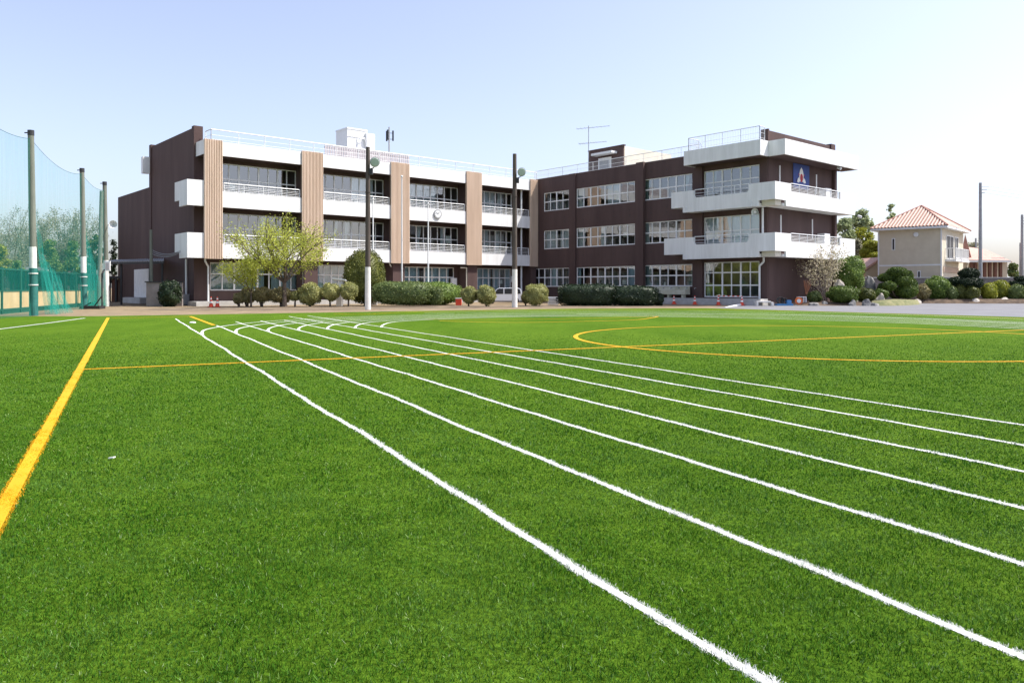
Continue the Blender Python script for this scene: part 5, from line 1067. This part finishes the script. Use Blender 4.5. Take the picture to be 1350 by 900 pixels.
# right (sunny) face: balcony bay
mb = MB(); mb.box(-.9, -.005, 1.2, 6.8, 3.75, 3.95, FH); mb.build('balcony_floor', M['white'], house)
mb = MB(); frb = lambda u, v, z: FH(-v, u, z)
hwin(1.6, 4.4, 4.0, 6.2, 'b'); hwin(4.9, 6.4, 4.0, 6.2, 'b'); hwin(1.2, 4.2, 1.0, 2.3, 'b', gm='wood')
bmb = MB(); pts = [FH(-.01, 1.2, 0), FH(-.85, 1.2, 0), FH(-.85, 6.8, 0), FH(-.01, 6.8, 0)]
for p, q in zip(pts, pts[1:]):
    P_, Q_ = Vector(p), Vector(q)
    for zz in (4.05, 4.95): bmb.tube((P_.x, P_.y, zz), (Q_.x, Q_.y, zz), .035, n=6)
    nb = int((Q_-P_).length/.16)
    for i in range(nb+1): c = P_.lerp(Q_, i/max(1, nb)); bmb.tube((c.x, c.y, 3.95), (c.x, c.y, 4.95), .016, n=4)
bmb.build('balcony_railing', M['metalw'], house)
mb = MB(); mb.prism([(-.85, 3.75), (-.6, 3.75), (-.005, .6), (-.005, 0), (-.3, 0)], lambda a, b, w: FH(a, w, b), 6.55, 6.75); mb.build('buttress', M['stucco'], house)
mb = MB(); mb.box(-.06, -.002, .3, 6.4, 2.75, 3.25, FH); mb.build('shutter_box', M['slatback'], house)
# single-storey part with porch
mb = MB(); fl2 = lambda px, Y, z: (X(px, Y), Y, z)
mb.box(X(1272, 82), X(1328, 82), 82, 88, 0, 4.2); mb.build('wing_wall', M['stucco'], house)
a_, b_, c_, d_ = fl2(1262, 79, 4.2), fl2(1331, 79, 4.15), fl2(1335, 90, 4.3), fl2(1262, 90, 4.3); r1, r2 = fl2(1266, 84, 5.9), fl2(1300, 84, 5.5)
mb = MB(); mb.add([a_, b_, c_, d_, r1, r2], [(0, 1, 5, 4), (1, 2, 5), (2, 3, 4, 5), (3, 0, 4), (0, 3, 2, 1)]); mb.build('wing_roof', M['tilepink'], house)
mb = MB(); mb.add([fl2(1266, 80, 4.4), fl2(1281, 80, 4.4), fl2(1272.5, 80, 6.9), fl2(1266, 84, 4.4), fl2(1281, 84, 4.4), fl2(1272.5, 84, 6.9)], [(0, 1, 2), (3, 5, 4), (0, 2, 5, 3), (1, 4, 5, 2)]); mb.build('dormer', M['tilered'], house)
for p_ in (1281, 1286, 1298, 1305, 1312, 1319): mb = MB(); mb.box(X(p_, 79.5)-.13, X(p_, 79.5)+.13, 79.4, 79.65, 0, 4.1); mb.build('porch_post', M['wood'], house)
mb = MB(); mb.box(X(1262, 79.2), X(1331, 79.2), 79.0, 79.2, 3.95, 4.14); mb.build('porch_beam', M['metalw'], house)
# low side building
t = thing('side_building', 'low cream outbuilding with sloping pink roof left of the tiled house', 'outbuilding', fl2(1150, 76, 0))
x0, x1 = X(1141, 76), X(1160, 76); mb = MB(); mb.prism([(x0, 0), (x1, 0), (x1, 4.0), (x0, 2.95)], lambda a, b, w: (a, w, b), 76, 80); mb.build('wall', M['stucco'], t)
mb = MB(); mb.prism([(x0-.6, 2.75), (x1, 4.1), (x1, 4.35), (x0-.6, 3.0)], lambda a, b, w: (a, w, b), 75.6, 80.4); mb.build('roof', M['tilepink'], t)
# block wall
def wallmat():
    m = mat('block_wall', (.19, .165, .155), .9, scale=1.2, bump=.3, bscale=12, col2=(.30, .265, .25)); nt = m.node_tree; n = nt.nodes; l = nt.links; b = n['Principled BSDF']; src = b.inputs['Base Color'].links[0].from_socket
    br = n.new('ShaderNodeTexBrick'); geo = n.new('ShaderNodeNewGeometry'); sx_ = n.new('ShaderNodeSeparateXYZ'); cb = n.new('ShaderNodeCombineXYZ'); l.new(geo.outputs['Position'], sx_.inputs[0]); l.new(sx_.outputs[0], cb.inputs[0]); l.new(sx_.outputs[2], cb.inputs[1]); l.new(cb.outputs[0], br.inputs['Vector'])
    br.inputs['Scale'].default_value = 1; br.inputs['Brick Width'].default_value = .4; br.inputs['Row Height'].default_value = .2; br.inputs['Mortar Size'].default_value = .012; br.inputs['Color1'].default_value = (1, 1, 1, 1); br.inputs['Color2'].default_value = (.85, .85, .85, 1); br.inputs['Mortar'].default_value = (.6, .6, .6, 1)
    mx = n.new('ShaderNodeMix'); mx.data_type = 'RGBA'; mx.blend_type = 'MULTIPLY'; mx.inputs[0].default_value = 1; l.new(src, mx.inputs[6]); l.new(br.outputs[0], mx.inputs[7]); l.new(mx.outputs[2], b.inputs['Base Color']); return m
M['bw'] = wallmat()
t = thing('boundary_wall', 'long grey concrete block wall behind the planting bed', 'wall', (X(1205, 69.2), 69.2, 0)); YW = 69.2
mb = MB(); mb.box(X(1130, YW), X(1242, YW), YW-.0, YW+.15, 0, 2.22); mb.box(X(1242, YW)+.01, X(1460, YW), YW-.02, YW+.13, 0, 2.22); mb.build('blocks', M['bw'], t); mb = MB(); mb.box(X(1130, YW), X(1460, YW), YW-.06, YW+.18, 2.22, 2.28); mb.build('coping', M['polew'], t)
# utility poles and wires
GU = 'utility poles beyond the block wall'
UP = []
for (px_, Y, yt, r_, lb) in ((1292.5, 72, 241, .17, 'tall utility pole rising beside the layered topiary'), (1347.5, 80, 283, .16, 'utility pole at the right edge of the photo'), (1345.3, 92, 320, .14, 'shorter distant utility pole close behind the one at the right edge'), (1286.5, 110, 314, .14, 'far short utility pole behind the porch roof')):
    x = X(px_, Y); zt = Zh(yt, Y); t = thing('utility_pole', lb, 'utility pole', (x, Y, 0), GU); mb = MB(); mb.tube((x, Y, 0), (x, Y, zt), r_*1.1, r_*.75, 12); mb.build('pole', M['grey'], t); UP.append((x, Y, zt, t))
    mb = MB()
    for k in range(3): mb.tube((x-.15, Y, zt-.35-.3*k), (x+.75-.2*k, Y-.1, zt-.35-.3*k), .03, n=5)
    mb.build('crossarm', M['grey'], t)
x, Y, zt, t = UP[0]; mb = MB()
for k in range(3):
    a = Vector((x+.7-.2*k, Y-.1, zt-.33-.3*k)); b = Vector((x+26, Y+10, zt+.5-.3*k)); mb.path([a.lerp(b, s)-Vector((0, 0, .8*4*s*(1-s))) for s in np.linspace(0, 1, 14)], .012, 3)
mb.build('wire', M['grey'], t)
# far houses / tree line at the right
t = thing('far_house', 'distant low house with grey walls near the right edge of the photo', 'house', fl2(1335, 105, 0)); mb = MB(); mb.box(X(1322, 105), X(1352, 105), 105, 111, 0, 2.6); mb.build('wall', M['block'], t)
mb = MB(); x0, x1 = X(1320, 105), X(1354, 105); mb.add([(x0, 104.5, 2.6), (x1, 104.5, 2.6), (x1, 112, 2.6), (x0, 112, 2.6), (x0+.3, 108, 3.7), (x1-.3, 108, 3.7)], [(0, 1, 5, 4), (2, 3, 4, 5), (1, 2, 5), (3, 0, 4), (0, 3, 2, 1)]); mb.build('roof', M['roof'], t)
for (a, b, c, Y, m_, lb) in ((1326, 1346, 347, 96, 'l_hedge', 'green garden tree beside the porch roof'), (1346, 1375, 344, 98, 'l_far', 'pale tree cut by the right edge of the photo'), (1262, 1300, 320, 130, 'l_bare', 'faint bare tree far behind the porch roof')):
    clumptree('distant_tree', lb, a, b, c, 372, Y, M[m_], M['bark'], .3, 1000, 12, 'distant trees on the right')
